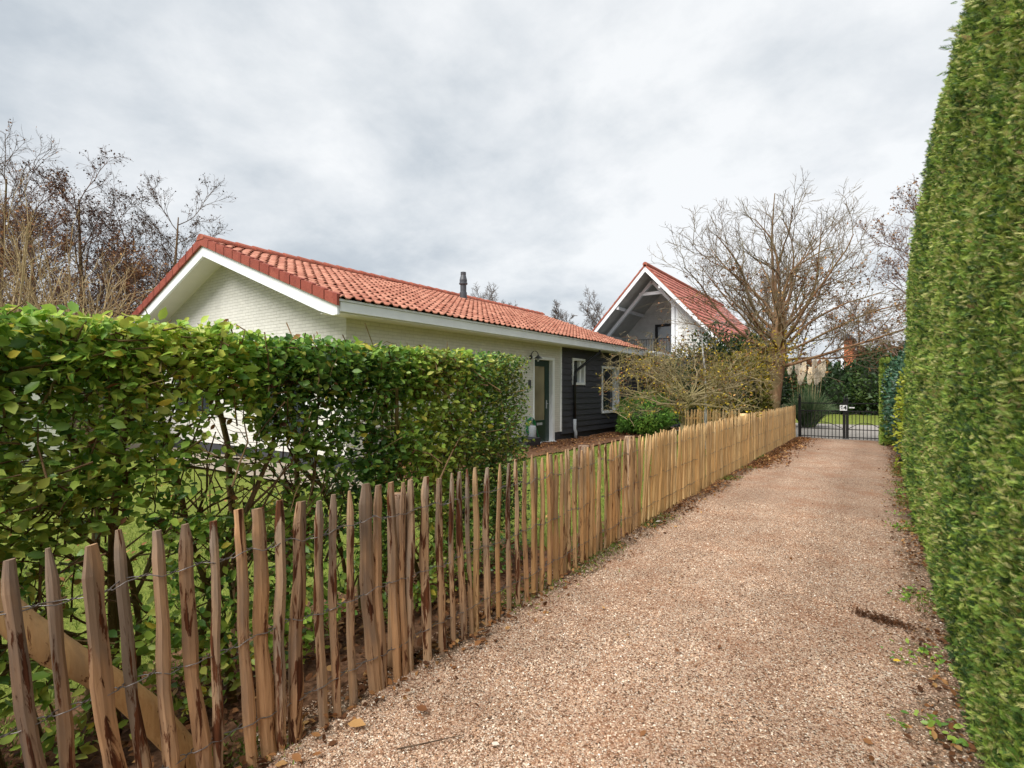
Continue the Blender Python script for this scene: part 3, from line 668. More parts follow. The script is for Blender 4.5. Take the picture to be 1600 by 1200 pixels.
# wisps that the shears missed
nw = 420; yw = 2 + 9 * cr_.random(nw); Pw = np.stack([.40 + .05 * cr_.random(nw), yw, TOPZ(yw) * (.1 + .9 * cr_.random(nw) ** .6)], 1)
scatter('foliage', P, D, N, S, T_SPRAY, M['thuja'], ch, cr_, tone)
scatter('foliage', Pw, cr_.normal(size=(nw, 3)) * .3 + (-.8, -.25, .3), cr_.normal(size=(nw, 3)), .04 + .04 * cr_.random(nw), T_SPRAY, M['thuja'], ch, cr_)

# generic bushes / evergreen masses --------------------------------
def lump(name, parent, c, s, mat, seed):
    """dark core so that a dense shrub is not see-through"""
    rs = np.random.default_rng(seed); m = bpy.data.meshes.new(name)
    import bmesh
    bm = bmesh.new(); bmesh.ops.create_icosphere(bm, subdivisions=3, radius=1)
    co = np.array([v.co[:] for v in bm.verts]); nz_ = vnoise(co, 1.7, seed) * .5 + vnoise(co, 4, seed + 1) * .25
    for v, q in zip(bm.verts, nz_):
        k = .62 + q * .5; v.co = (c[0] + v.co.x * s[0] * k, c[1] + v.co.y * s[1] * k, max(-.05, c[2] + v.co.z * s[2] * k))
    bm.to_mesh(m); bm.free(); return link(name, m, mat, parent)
def bush(name, c, s, n, size, mat, label, cat, seed, T=T_RHOMB, core=True, up=.3, tb=0., group=None, zmin=.0, coremat=None):
    rs = np.random.default_rng(seed); root = empty(name, (c[0], c[1], 0), label, cat, group)
    U = rdir(rs, n); rad = 1 - .42 * rs.random(n) ** 1.4; lob = .72 + .55 * vnoise(U, 1.9, seed) + .25 * (vnoise(U, 5, seed + 1) - .5)
    P = np.array(c) + U * np.array(s) * (rad * lob)[:, None]; ok = P[:, 2] > zmin; P, U = P[ok], U[ok]
    D = U + rs.normal(size=U.shape) * .7 + (0, 0, up); N = U * .8 + rs.normal(size=U.shape) * .6 + (0, 0, .4)
    tone = np.clip(.45 + (vnoise(P, 1.6 / max(s) * 1.5, seed + 3) - .5) * .9 + .18 * rs.normal(size=len(P)) + tb, 0, 1)
    scatter('foliage', P, D, N, size * (.6 + .8 * rs.random(len(P))), T, mat, root, rs, tone)
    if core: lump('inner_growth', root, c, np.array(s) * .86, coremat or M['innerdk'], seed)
    st = MB()
    for q in range(5):
        a = q * 1.3; st.tube([(c[0] + .06 * cos(a), c[1] + .06 * sin(a), -.05), (c[0] + s[0] * .3 * cos(a), c[1] + s[1] * .3 * sin(a), c[2])], [.03, .012], 6)
    st.build('stems', M['stem'], root)
    return root
bush('green_shrub', (-6.6, 17.3, .62), (.95, 1.5, .78), 9000, .085, m_leaf('bright_green_needles', [(0, (.05, .13, .02)), (1, (.26, .38, .06)), (.5, (.11, .24, .035))], .6, .2, .2), 'rounded bright green shrub against the dark timber wall', 'shrub', 51, T_SPRAY, up=.0)
bush('autumn_shrub', (-3.3, 15.6, 1.1), (.9, .7, 1.45), 6500, .085, M['yellowleaf'], 'yellow and orange autumn shrub behind the pale fence', 'shrub', 52, T_OVATE, tb=-.15)
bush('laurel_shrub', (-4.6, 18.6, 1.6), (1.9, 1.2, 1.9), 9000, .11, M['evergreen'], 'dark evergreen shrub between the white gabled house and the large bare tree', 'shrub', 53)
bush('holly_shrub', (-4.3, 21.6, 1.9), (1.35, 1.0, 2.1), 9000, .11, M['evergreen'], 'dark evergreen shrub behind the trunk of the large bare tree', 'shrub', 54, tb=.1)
# ivy and variegated shrub at the end of the tall hedge
bush('variegated_shrub', (.62, 11.85, 1.0), (.4, .5, 1.15), 3200, .065, M['lime'], 'yellow-green variegated shrub at the far end of the tall hedge', 'shrub', 55, T_OVATE, tb=.15)
iv = m_leaf('blue_green_leaf', [(0, (.015, .05, .03)), (1, (.2, .32, .22)), (.5, (.035, .10, .05)), (.85, (.08, .17, .09))], .35, .1, .5)
bush('ivy_shrub', (.72, 13.6, 1.0), (.58, 1.5, 1.4), 9000, .075, iv, 'dark blue-green leafy shrub between the variegated bush and the far clipped conifer', 'shrub', 56, T_OVATE)
bush('ivy_shrub', (.75, 16.2, 1.4), (.72, 1.3, 1.6), 7000, .08, iv, 'dark blue-green leafy shrub next to the far clipped conifer', 'shrub', 57, T_OVATE)
# far clipped conifer block
cb2 = empty('clipped_conifer', (.7, 18.2, 0), 'clipped upright conifer block beside the right end of the iron gate', 'hedge')
rs = np.random.default_rng(60); n = 15000
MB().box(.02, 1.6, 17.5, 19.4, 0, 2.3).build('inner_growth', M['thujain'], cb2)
f = rs.random(n); a, b, cz = rs.random(n), rs.random(n), rs.random(n)
P = np.where((f < .45)[:, None], np.stack([.0 + .03 * a, 17.5 + 1.9 * b, 2.35 * cz], 1), np.where((f < .85)[:, None], np.stack([1.6 * a, 17.47 + .03 * b, 2.35 * cz], 1), np.stack([1.6 * a, 17.5 + 1.9 * b, 2.3 + .06 * cz], 1)))
scatter('foliage', P, rs.normal(size=(n, 3)) * .6 + (-.5, -.5, .5), rs.normal(size=(n, 3)) + (-.5, -.5, .5), .05 + .05 * rs.random(n), T_SPRAY, M['thuja'], cb2, rs, np.clip(.6 + .2 * rs.normal(size=n) + .5 * (vnoise(P, 1.5, 9) - .5), 0, .93))

# dark shrubbery beyond the road
for i, (x, y, sx, sy, sz, cz_, tb, lab) in enumerate([
        (-6.5, 36, 2.6, 1.6, 2.6, 1.8, 0, 'dark green shrub beyond the road, behind the pampas plumes'),
        (-2.4, 40, 2.4, 1.8, 2.1, 1.3, .0, 'low dark shrub beyond the road, straight above the gate number plate'),
        (.4, 39, 2.6, 1.8, 2.4, 1.7, .1, 'glossy dark shrub beyond the road, behind the right gate leaf'),
        (3.3, 37.5, 2.6, 1.8, 3.6, 2.2, -.1, 'tallest dark shrub beyond the road, beside the clipped conifer')]):
    bush('evergreen_shrub', (x, y, cz_), (sx, sy, sz), 6500, .2, M['evergreen'], lab, 'shrub', 70 + i, tb=tb, group='dark shrubs beyond the road')

# pampas grass
pg = empty('pampas_grass', (-2.45, 24.6, 0), 'pampas grass with pale feathery plumes behind the left gate leaf', 'grass clump')
rs = np.random.default_rng(80); br_ = []
for i in range(1700):
    a = rs.random() * 2 * pi; sp = rs.random() ** .7; L = 1.1 + .7 * rs.random(); rs_b = rs.random() ** .5; pts = []
    for k in range(6):
        t = k / 5; pts.append((-2.45 + cos(a) * (.22 * rs_b + sp * L * .62 * t), 24.6 + sin(a) * (.22 * rs_b + sp * L * .62 * t), L * 1.05 * (t - sp * .62 * t * t)))
    br_.append((np.array(pts), np.linspace(.009, .003, 6), 3))
o = tubes_np('blades', br_, M['pampas'], pg); at_ = o.data.attributes.new('tone', 'FLOAT', 'FACE'); at_.data.foreach_set('value', np.repeat(rs.random(len(br_)), len(o.data.polygons) // len(br_)).astype(np.float32))
st = MB()
for i in range(11):
    x = -2.95 + .082 * i + .03 * rs.random(); y = 24.4 + .6 * rs.random(); h = 2.25 + .6 * rs.random(); lx = rs.normal() * .06 + (x + 2.55) * .35
    st.tube([(x, y, 0), (x + lx * .4, y, h * .5), (x + lx, y, h - .3)], [.008, .007, .006], 5)
    m = 420; t = rs.random(m); rr = .042 * np.sin(pi * np.clip(t, .03, 1) ** .7) + .006
    aa = rs.random(m) * 2 * pi; P = np.stack([x + lx + rr * np.cos(aa) + .04 * t, y + rr * np.sin(aa), h - .62 + .68 * t], 1)
    scatter('plume', P, np.stack([np.cos(aa) * .5, np.sin(aa) * .5, np.ones(m)], 1), rs.normal(size=(m, 3)), .07 + .09 * rs.random(m), (T_RHOMB[0] * (1, .35, 1), T_RHOMB[1]), M['plume'], pg, rs)
st.build('stalks', M['twigy'], pg)

# ------------------------------------------------------------------ iron gate
gt = empty('iron_gate', (-1.05, 19.1, 0), 'black wrought iron double gate with a white number plate at the end of the drive', 'gate')
GY = 19.1
def leaf(x0, x1, nb, stile):
    lf = MB()
    for z in (.06, .3): lf.box(x0, x1, GY - .006, GY + .006, z - .012, z + .012)
    for z in (.86, 1.1): lf.box(x0, x1, GY - .012, GY + .012, z - .016, z + .016)
    fr = lf.build('rails', M['black'], gt)
    b = MB()
    for i in range(nb + 1):
        x = x0 + (x1 - x0) * i / nb; b.box(x - .009, x + .009, GY - .009, GY + .009, .0, .86)
    b.build('bars', M['black'], gt)
    s = MB(); pts = []
    for i in range(17):
        t = i / 16; pts.append((x0 + (x1 - x0) * t, GY, .32 + .19 * sin(pi * t)))
    s.tube(pts, .009, 6)
    for sx, dr in ((x0, 1), (x1, -1)):
        s.tube([(sx + dr * (.42 * t), GY, .86 - .13 * (1 - t) ** 1.6 + 0) for t in [k / 8 for k in range(9)]], .008, 6)
    s.build('scrollwork', M['black'], gt)
leaf(-2.12, -.98, 12, 0); leaf(-.84, .02, 9, 1)
def finpost(x, w, h):
    p = MB(); p.box(x - w / 2, x + w / 2, GY - .035, GY + .035, .02, h)
    p.lathe(x, GY, [(.02, h), (.035, h + .02), (.03, h + .05), (.012, h + .07), (.018, h + .09), (.003, h + .13)], 10)
    return p.build('post', M['black'], gt)
finpost(-2.16, .07, 1.28); finpost(.06, .06, 1.28); finpost(-.945, .06, 1.2); finpost(-.875, .06, 1.2)
pl = MB().box(-1.06, -.87, GY - .075, GY - .065, .88, 1.05).build('number_plate', M['white'], gt)
def text(s, loc, size, rot, mat, name, parent, ext=.003):
    c = bpy.data.curves.new(name, 'FONT'); c.body = s; c.size = size; c.extrude = ext; c.align_x = 'CENTER'; c.align_y = 'CENTER'; c.offset = .004
    t = bpy.data.objects.new(name, c); me = bpy.data.meshes.new_from_object(t); bpy.data.objects.remove(t)
    o = bpy.data.objects.new(name, me); COL.objects.link(o); me.materials.append(mat); o.rotation_euler = rot
    if parent is not None: o.parent = parent; o.location = mathutils.Vector(loc) - wloc(parent)
    else: o.location = loc
    return o
text('64', (-.965, GY - .078, .965), .17, (pi / 2, 0, 0), M['black'], 'digits', pl)
MB().box(-.82, -.68, GY - .06, GY - .045, .955, .99).build('letter_slot', M['white'], gt)
MB().box(-.9, -.86, GY - .07, GY - .05, .8, .86).build('lock', M['black'], gt)

# ------------------------------------------------------------------ bungalow
WX, WL, GY0, RY0, RY1, RX, RZ, EX, EZ = -7.8, -15.9, 5.94, 5.33, 19.1, -11.87, 4.70, -7.27, 2.99
SL = (RZ - EZ) / (EX - RX)
bung = empty('bungalow', (-10, 12, 0), 'white brick bungalow with orange clay tile roof and a dark timber wing', 'house')
zsof = lambda x: RZ - .22 - SL * abs(x - RX)
w = MB()
# gable wall with the window opening is a shell: front, side, rear
w.prism([(WL, .28), (WX, .28), (WX, zsof(WX)), (RX, zsof(RX)), (WL, zsof(WL))], 'y', GY0, GY0 + .25)
w.box(WX - .25, WX, GY0 + .251, 12.12, .28, 2.87); w.box(WX - .25, WX, 12.121, 13.199, 2.36, 2.87); w.box(WX - .25, WX, 13.2, 13.57, .28, 2.87)
w.box(WL, WL + .25, GY0 + .251, 19, .28, 2.87)
w.build('brick_wall', M['brick'], bung)
p = MB(); p.box(WL + .02, WX - .02, GY0 + .02, GY0 + .25, -.06, .28); p.box(WX - .25, WX - .015, GY0 + .251, 12.12, -.06, .28); p.box(WX - .25, WX - .015, 13.2, 13.57, -.06, .28); p.box(WX - .25, WX - .03, 13.575, 20.98, -.06, .2)
p.build('plinth', M['plinth'], bung)
s = MB(); z = .2; i = 0
holes = [(14.24, 15.08, 1.67, 2.5), (16.31, 17.74, .72, 2.33)]
while z < 2.86:
    z1 = min(z + .178, 2.88)
    segs = [(13.58, 20.98)]
    for a, b, c0, c1 in holes:
        if z1 > c0 + .05 and z < c1 - .05:
            ns = []
            for u, v in segs:
                if a > u and b < v: ns += [(u, a), (b, v)]
                else: ns.append((u, v))
            segs = ns
    for u, v in segs:
        s.prism([(WX + .032, z), (WX + .008, z1 + .012), (WX - .03, z1 + .012), (WX - .03, z)], 'y', u, v)
    z = z1; i += 1
s.build('timber_cladding', M['siding'], bung)
MB().box(WX - .2, WX - .035, 13.58, 14.24, .2, 2.86).box(WX - .2, WX - .035, 15.08, 16.31, .2, 2.86).box(WX - .2, WX - .035, 17.74, 20.98, .2, 2.86).build('inner_wall', M['plinth'], bung)
MB().box(WX - .03, WX + .03, 13.54, 13.6, .28, 2.86).build('corner_trim', M['white'], bung)
def window(parent, y0, y1, z0, z1, name='window', mull=None):
    fr = MB(); t = .075
    fr.box(WX - .1, WX + .045, y0, y0 + t, z0, z1); fr.box(WX - .1, WX + .045, y1 - t, y1, z0, z1)
    fr.box(WX - .1, WX + .045, y0 + t, y1 - t, z1 - t, z1); fr.box(WX - .1, WX + .06, y0 + t, y1 - t, z0, z0 + t)
    if mull: fr.box(WX - .08, WX + .01, mull - .03, mull + .03, z0 + t, z1 - t)
    f = fr.build(name, M['white'], parent)
    MB().box(WX - .095, WX - .085, y0 + t, y1 - t, z0 + t, z1 - t).build('pane', M['glass'], f)
    MB().box(WX - .085, WX + .0, y1 - .32, y1 - .2, z0 + t, z1 - t).build('sash', M['white'], f)
for a, b, c0, c1 in holes: window(bung, a, b, c0, c1)
# windows in the gable wall, seen through the hedge
def gwindow(x0, x1, z0, z1):
    fr = MB(); y = GY0; t = .08
    fr.box(x0, x0 + t, y - .04, y - .001, z0, z1); fr.box(x1 - t, x1, y - .04, y - .001, z0, z1); fr.box(x0 + t, x1 - t, y - .04, y - .001, z1 - t, z1); fr.box(x0 + t, x1 - t, y - .04, y - .001, z0, z0 + t)
    fr.box((x0 + x1) / 2 - .04, (x0 + x1) / 2 + .04, y - .035, y - .001, z0 + t, z1 - t)
    f = fr.build('window', M['white'], bung); MB().box(x0 + t, x1 - t, y - .012, y - .002, z0 + t, z1 - t).build('pane', M['glass'], f)
gwindow(-10.6, -8.9, .5, 2.25); gwindow(-14.6, -12.6, .9, 2.25)
# front door in its recess
dr = MB(); X = WX
dr.box(X - .14, X - .1, 12.12, 12.24, .04, 2.36).box(X - .14, X - .1, 12.84, 13.08, .04, 2.36).box(X - .14, X - .1, 12.24, 12.84, 2.18, 2.36).box(X - .14, X - .1, 12.24, 12.84, .04, .66)
door = dr.build('door', M['dkgreen'], bung, bevel=.006)
MB().box(X - .125, X - .115, 12.24, 12.84, .66, 2.18).build('pane', M['glassb'], door)
MB().box(X - .1, X - .085, 12.4, 12.68, .52, .59).build('letter_slot', M['plastic'], door)
MB().box(X - .1, X - .09, 12.9, 12.95, .98, 1.22).tube([(X - .095, 12.925, 1.12), (X - .04, 12.925, 1.12), (X - .04, 12.84, 1.12)], .01, 8).build('handle', M['plastic'], door)
df = MB(); df.box(X - .14, X + .02, 13.08, 13.2, .0, 2.36).box(X - .14, X + .02, 12.06, 12.12, .0, 2.36).box(X - .14, X + .02, 12.06, 13.2, 2.361, 2.44).box(X - .3, X + .08, 12.06, 13.2, -.05, .035)
df.build('door_frame', M['white'], bung, bevel=.004)
# wall lamp over the door
lamp = MB(); cy = 11.93; cz_ = 2.4
lamp.tube([(X, cy, cz_), (X + .03, cy, cz_)], .06, 16)
arc = [(X + .03, cy, cz_ + .01)] + [(X + .14 - .11 * cos(a), cy + .0, cz_ + .05 + .11 * sin(a)) for a in [k * pi / 10 for k in range(11)]] + [(X + .25, cy, cz_ + .02)]
lamp.tube(arc, .012, 8)
lp = lamp.build('wall_lamp', M['slate'], bung, True)
MB().lathe(X + .25, cy, [(.02, cz_ + .05), (.03, cz_ + .03), (.05, cz_ + .01), (.12, cz_ - .035), (.122, cz_ - .042)], 20).build('lamp_shade', M['slate'], lp, True)
MB().lathe(X + .25, cy, [(.01, cz_ + .0), (.03, cz_ - .04), (.035, cz_ - .08), (.03, cz_ - .11), (.01, cz_ - .13)], 14).build('bulb', M['plastic'], lp, True)
MB().box(X, X + .015, 11.82, 11.95, 1.55, 1.78).build('house_plaque', M['slate'], bung, bevel=.004)
# roof: fascia, barge boards, soffits
b = MB()
off = lambda x, d: RZ - d - SL * abs(x - RX)
XL = 2 * RX - EX
for sgn in (1, -1):
    xe = EX if sgn > 0 else XL
    b.prism([(RX, RZ - .03), (RX, RZ - .33), (xe - sgn * .50, off(xe - sgn * .5, .33) - .0), (xe - sgn * .12, 2.74 if sgn > 0 else 2.74), (xe, 2.745), (xe, EZ)] if sgn > 0 else [(RX, RZ - .03), (RX, RZ - .33), (xe + .5, off(xe + .5, .33)), (xe + .12, 2.74), (xe, 2.745), (xe, EZ)], 'y', RY0 + .03, RY0 + .075)
b.build('barge_board', M['white'], bung)
s = MB()
for sgn in (1, -1):
    xe = (EX if sgn > 0 else XL) - sgn * .02
    s.prism([(RX, RZ - .2), (RX, RZ - .225), (xe, off(xe, .225)), (xe, off(xe, .2))], 'y', RY0 + .076, RY1)
s.box(WX + .001, EX - .03, RY0 + .08, RY1, 2.795, 2.81)
s.build('soffit', M['cream'], bung)
gu = MB(); gu.box(EX - .02, EX + .02, RY0 + .08, RY1 + .02, 2.8, 2.985); gu.box(EX + .0201, EX + .04, RY0 + .03, RY1 + .02, 2.965, 3.0); gu.box(EX - .12, EX - .0201, RY0 + .08, RY1, 2.86, 2.88)
gu.build('gutter', M['white'], bung)
def tiles(name, x_top, z_top, x_bot, z_bot, y0, y1, courses, wave, mat, parent, rollh=.036, rs_=1):
    """courses of roll tiles; slope runs along x"""
    rr = np.random.default_rng(rs_); L = math.hypot(x_bot - x_top, z_top - z_bot); ux = (x_bot - x_top) / L; uz = (z_bot - z_top) / L; nx_, nz_n = -uz * (1 if ux > 0 else -1), abs(ux)
    nxv = np.array((-uz if ux > 0 else uz, 0, abs(ux)));
    ny = int((y1 - y0) / wave) * 8 + 1; Y = np.linspace(y0, y1, ny); ph = ((Y - y0) / wave) % 1.0
    roll = np.where(ph < .52, np.sin(np.clip(ph / .52, 0, 1) * pi) ** .8, 0)
    colid = np.floor((Y - y0) / wave).astype(int)
    Vs = []; Fs = []; base = 0
    for c in range(courses):
        s0 = L * c / courses; s1 = L * (c + 1) / courses + .03
        jit = rr.normal(size=colid.max() + 2) * .0035; j = jit[colid]; jy = rr.normal() * .004
        rows = []
        for (s_, lift, drop, ra_) in ((s0, .002, 0, .1), (s0 + .05, .004, 0, .12), (s0 + .13, .009, 0, .85), (s0 + .6 * (s1 - s0), .016, 0, 1), (s1 - .006, .028, 0, 1.1), (s1, .024, .004, 1.1), (s1 + .0, .024, .016, 1.0)):
            h = lift + rollh * roll * ra_ - drop + j
            h = np.where((drop > .01) & (roll < .05), h, h)
            rows.append(np.stack([x_top + ux * s_ + nxv[0] * h, Y + jy, z_top + uz * s_ + nxv[2] * h], 1))
        Vc = np.concatenate(rows); k = len(rows)
        i = np.arange(k - 1)[:, None] * ny + np.arange(ny - 1)[None]
        F = np.stack([i, i + ny, i + ny + 1, i + 1], -1).reshape(-1, 4)
        if ux < 0: F = F[:, ::-1]
        Vs.append(Vc); Fs.append(F + base); base += len(Vc)
    return npmesh(name, np.concatenate(Vs), np.concatenate(Fs), mat, parent, smooth=False)
tiles('roof_tiles', RX, RZ, EX + .05, EZ - .0 + .02, RY0 + .03, RY1, 14, .205, M['tile'], bung)
tiles('roof_tiles', RX, RZ, XL - .05, EZ + .02, RY0 + .03, RY1, 14, .205, M['tile'], bung, rs_=2)
MB().prism([(RX, RZ - .012), (EX + .02, EZ - .0), (EX + .02, EZ - .03), (RX, RZ - .05)], 'y', RY0 + .08, RY1 - .01).prism([(RX, RZ - .012), (XL, EZ), (XL, EZ - .03), (RX, RZ - .05)], 'y', RY0 + .08, RY1 - .01).build('roof_deck', M['plinth'], bung)
rk = MB()
def rake(mb, sgn, y0, y1, z_off=0):
    xe = EX + .04 if sgn > 0 else XL - .04; L = math.hypot(xe - RX, RZ - EZ); n = 14
    ux, uz = (xe - RX) / L, (EZ - RZ) / L
    for c in range(n):
        a = L * c / n - (.0 if c else 0); b_ = L * (c + 1) / n + .02
        def pt(s_, h): return (RX + ux * s_, RZ + uz * s_ + h)
        mb.prism([pt(a, -.105), pt(b_, -.085 - .02), pt(b_, .085), pt(a, .062)], 'y', y0 - .012 * (c % 1), y1)
rake(rk, 1, RY0 - .02, RY0 + .028); rake(rk, -1, RY0 - .02, RY0 + .028)
# top flange of the rake tiles
for sgn in (1, -1):
    xe = EX + .04 if sgn > 0 else XL - .04; L = math.hypot(xe - RX, RZ - EZ); ux, uz = (xe - RX) / L, (EZ - RZ) / L
    for c in range(14):
        a = L * c / 14; b_ = L * (c + 1) / 14 + .02
        rk.prism([(RX + ux * a, RZ + uz * a + .05), (RX + ux * b_, RZ + uz * b_ + .068), (RX + ux * b_, RZ + uz * b_ + .088), (RX + ux * a, RZ + uz * a + .065)], 'y', RY0 + .0285, RY0 + .13)
rk.build('rake_tiles', M['rake'], bung)
rd = MB(); y = RY0 - .03; k = 0
while y < RY1:
    y2 = min(y + .38, RY1); prof = [(RX + .135 * cos(a), RZ + .005 + .11 * sin(a)) for a in [pi * q / 8 for q in range(9)]]
    prof2 = [(RX + .15 * cos(a), RZ + .01 + .125 * sin(a)) for a in [pi * q / 8 for q in range(9)]]
    v = [(x, y, z_) for x, z_ in prof2] + [(x, y2, z_) for x, z_ in prof]; n9 = 9
    rd.add(v, [(i, i + n9, i + n9 + 1, i + 1) for i in range(8)] + [tuple(range(9))]); y = y2
rd.build('ridge_tiles', M['ridge'], bung)
fl = MB(); fx, fy = -11.35, 13.3
fl.lathe(fx, fy, [(.12, 4.3), (.12, 4.75), (.1, 4.76), (.1, 5.0), (.14, 5.02), (.14, 5.06), (.12, 5.08), (.125, 5.16), (.09, 5.3), (.085, 5.33), (.09, 5.34), (.09, 5.42), (.05, 5.43)], 18)
fl.build('flue_pipe', M['slate'], bung, False)
dp = MB(); dp.tube([(EX - .1, 15.35, 2.86), (EX - .1, 15.3, 2.72), (WX + .09, 14.38, 2.1), (WX + .08, 14.3, 1.9), (WX + .08, 14.3, .6)], .042, 12); dpo = dp.build('downpipe', M['black'], bung, True)
MB().tube([(WX + .08, 14.3, .62), (WX + .08, 14.3, .3), (WX + .1, 14.33, .22), (WX + .1, 14.33, .0)], .052, 12).build('pipe_shoe', M['plastic'], dpo, True)

# hose hanging by the door
hs = MB(); cy, cz_ = 11.85, .52; pts = []
for k in range(96):
    a = k / 16 * 2 * pi; rr = .19 + .012 * sin(k * .7); pts.append((X + .05 + .03 * (k / 96) + .02 * sin(k * .33), cy + rr * sin(a), cz_ + (rr + .05) * cos(a)))
pts += [(X + .12, 12.05, .45), (X + .14, 12.14, .2), (X + .14, 12.1, .04)]
hs.tube(pts, .011, 6)
ho = empty('garden_hose', (X + .06, cy, 0), 'coiled green garden hose hanging on the white wall beside the door', 'hose'); hs.build('coil', M['hose'], ho, True)
MB().tube([(X, cy, cz_ + .2), (X + .12, cy, cz_ + .2)], .03, 10).build('bracket', M['plastic'], ho)
MB().lathe(X + .1, cy, [(.1, .22), (.12, .25), (.12, .52), (.1, .55), (.03, .56)], 16).build('reel', M['plastic'], ho, True)
tb_ = empty('trough', (X + .3, 11.4, 0), 'small dark planter at the foot of the white wall', 'planter')
MB().prism([(X + .12, 0.0), (X + .42, 0.0), (X + .46, .26), (X + .08, .26)], 'y', 11.1, 11.75).build('box', M['plinth'], tb_, bevel=.01)

# ------------------------------------------------------------------ gabled house behind
AX, AZ, GB, SB = -8.04, 6.72, 21.0, 1.08
h2 = empty('gabled_house', (-8, 26, 0), 'white gabled house with steep red roof and recessed balcony, behind the bungalow', 'house')
zr = lambda x, d=0: AZ - d - SB * abs(x - AX)
XR, XLf = -4.72, -11.4; HB = 34.0
w = MB()
w.box(-7.8 + .001, XR - .25, GB + .62, GB + .8, -.05, 2.88)                    # dark ground floor face
w.box(XR - .26, XR - .1, GB + .801, HB, -.05, 2.88)
for zz in np.arange(.15, 2.8, .178): w.prism([(GB + .6, zz), (GB + .612, zz + .17), (GB + .6199, zz + .17), (GB + .6199, zz)], 'x', -7.79, XR - .26)
w.build('timber_cladding', M['siding'], h2)
w = MB()
w.prism([(-6.9, 2.95), (XR + .1 - .2, 2.95), (XR - .1, zr(XR - .1, .35)), (-6.9, zr(-6.9, .35))], 'y', GB + .66, GB + .8)
w.prism([(-11.2, 2.95), (-6.95, 2.95), (-6.95, zr(-6.95, .17)), (AX, zr(AX, .17)), (-11.2, zr(-11.2, .17))], 'y', 24.2, 24.35)
w.box(-6.95, -6.85, GB + .81, 24.19, 2.95, 5.2)
w.box(XR - .25, XR - .1, GB + .81, HB, 2.9, 3.1)
zz = 3.0
while zz < 5.4:                                                                   # grooves of the white boarding
    xr_ = min(XR - .15, AX + (AZ - .42 - zz - .12) / SB)
    if xr_ > -6.8: w.prism([(GB + .645, zz), (GB + .655, zz + .13), (GB + .6599, zz + .13), (GB + .6599, zz)], 'x', -6.88, xr_)
    xr2 = min(-7.0, AX + (AZ - .5 - zz) / SB); w.prism([(24.185, zz), (24.195, zz + .13), (24.1999, zz + .13), (24.1999, zz)], 'x', -11.0, xr2)
    zz += .15
w.build('white_wall', M['wsiding'], h2)
w = MB()
for sgn in (1, -1):
    xe = XR if sgn > 0 else XLf
    w.prism([(AX, zr(AX, .05)), (xe, zr(xe, .05)), (xe, zr(xe, .24)), (AX, zr(AX, .28))], 'y', GB, GB + .06)
w.build('barge_board', M['white'], h2)
w = MB()
for sgn in (1, -1):
    xe = XR if sgn > 0 else XLf
    w.prism([(AX, zr(AX, .16)), (xe, zr(xe, .16)), (xe, zr(xe, .2)), (AX, zr(AX, .2))], 'y', GB + .061, 24.2)
w.build('soffit', M['soffit_shade'], h2)
tr = MB(); ty = GB + .85
def inner(x): return zr(x, .52)
tr.beam((AX - .0, ty, zr(AX, .56)), (-10.7, ty, zr(-10.7, .56)), .12, .16, (0, 1, 0)); tr.beam((AX, ty, zr(AX, .56)), (-7.0, ty, zr(-7.0, .6)), .12, .16, (0, 1, 0))
tr.beam((-8.62, ty - .002, 5.66), (-7.5, ty - .002, 5.66), .1, .13)
tr.box(-7.2, -7.06, ty - .065, ty + .065, 2.95, 5.35); tr.box(-7.03, -6.93, ty - .06, ty + .05, 2.95, 5.3)
for x in (-9.3, -10.3, -7.45):
    zc_ = zr(x, .28); tr.box(x - .05, x + .05, GB + .062, 24.15, zc_ - .1, zc_ + .03)
tr.build('gable_truss', M['white'], h2)
bf = MB(); bf.box(-11.3, -6.92, 19.12, 24.19, 2.8, 2.93); bal = bf.build('balcony_floor', M['slate'], h2)
MB().box(-7.27, -6.9, 19.13, GB + .62, 2.79, 2.96).box(-6.899, XR - .1, GB + .58, GB + .645, 2.8, 2.96).build('balcony_edge', M['white'], h2)
rl = MB(); rl.box(-11, -7.22, GB + .68, GB + .72, 3.86 - .2, 3.9 - .2)
for x in np.arange(-11, -7.2, .11): rl.box(x - .008, x + .008, GB + .69, GB + .71, 2.94, 3.66)
for x in (-10.5, -9.2, -7.9): rl.box(x - .025, x + .025, GB + .675, GB + .725, 2.93, 3.7)
rl.build('railing', M['black'], h2)
d2 = MB(); d2.box(-8.75, -8.62, 24.12, 24.18, 2.95, 4.6).box(-7.95, -7.85, 24.12, 24.18, 2.95, 4.6).box(-8.62, -7.95, 24.12, 24.18, 4.48, 4.6).box(-8.62, -7.95, 24.12, 24.18, 2.95, 3.15)
dd_ = d2.build('balcony_door', M['black'], h2); k = NT('painted_reflection_glass'); gm = k.fin(k.ramp(k.noise(k.pos(), .8, 2), [(.3, (.3, .33, .35)), (.7, (.45, .48, .5))]), .1, .8)  # pale base colour of the pane holds a painted bright reflection
MB().box(-8.62, -7.95, 24.15, 24.16, 3.15, 4.48).build('pane', gm, dd_)
tiles('roof_tiles', AX, AZ, XR + .1, zr(XR + .1), GB - .02, HB, 15, .24, M['tile2'], h2, .022, 5)
tiles('roof_tiles', AX, AZ, XLf, zr(XLf), GB - .02, HB, 15, .24, M['tile2'], h2, .022, 6)
w = MB()
for sgn in (1, -1):
    xe = XR if sgn > 0 else XLf
    w.prism([(AX, AZ + .03), (xe, zr(xe) + .03), (xe, zr(xe, .05)), (AX, AZ - .05)], 'y', GB - .03, GB - .001)
w.tube([(AX, GB - .03, AZ + .02), (AX, HB, AZ + .02)], .1, 10)
w.build('roof_edging', M['ridge'], h2)
w = MB(); w.prism([(-14.2, 2.6), (-14.2, 3.3), (-11.9, 4.62), (-9.6, 3.3), (-9.6, 2.6)], 'y', 24.5, 31); w.build('rear_wing', M['tile2'], h2)

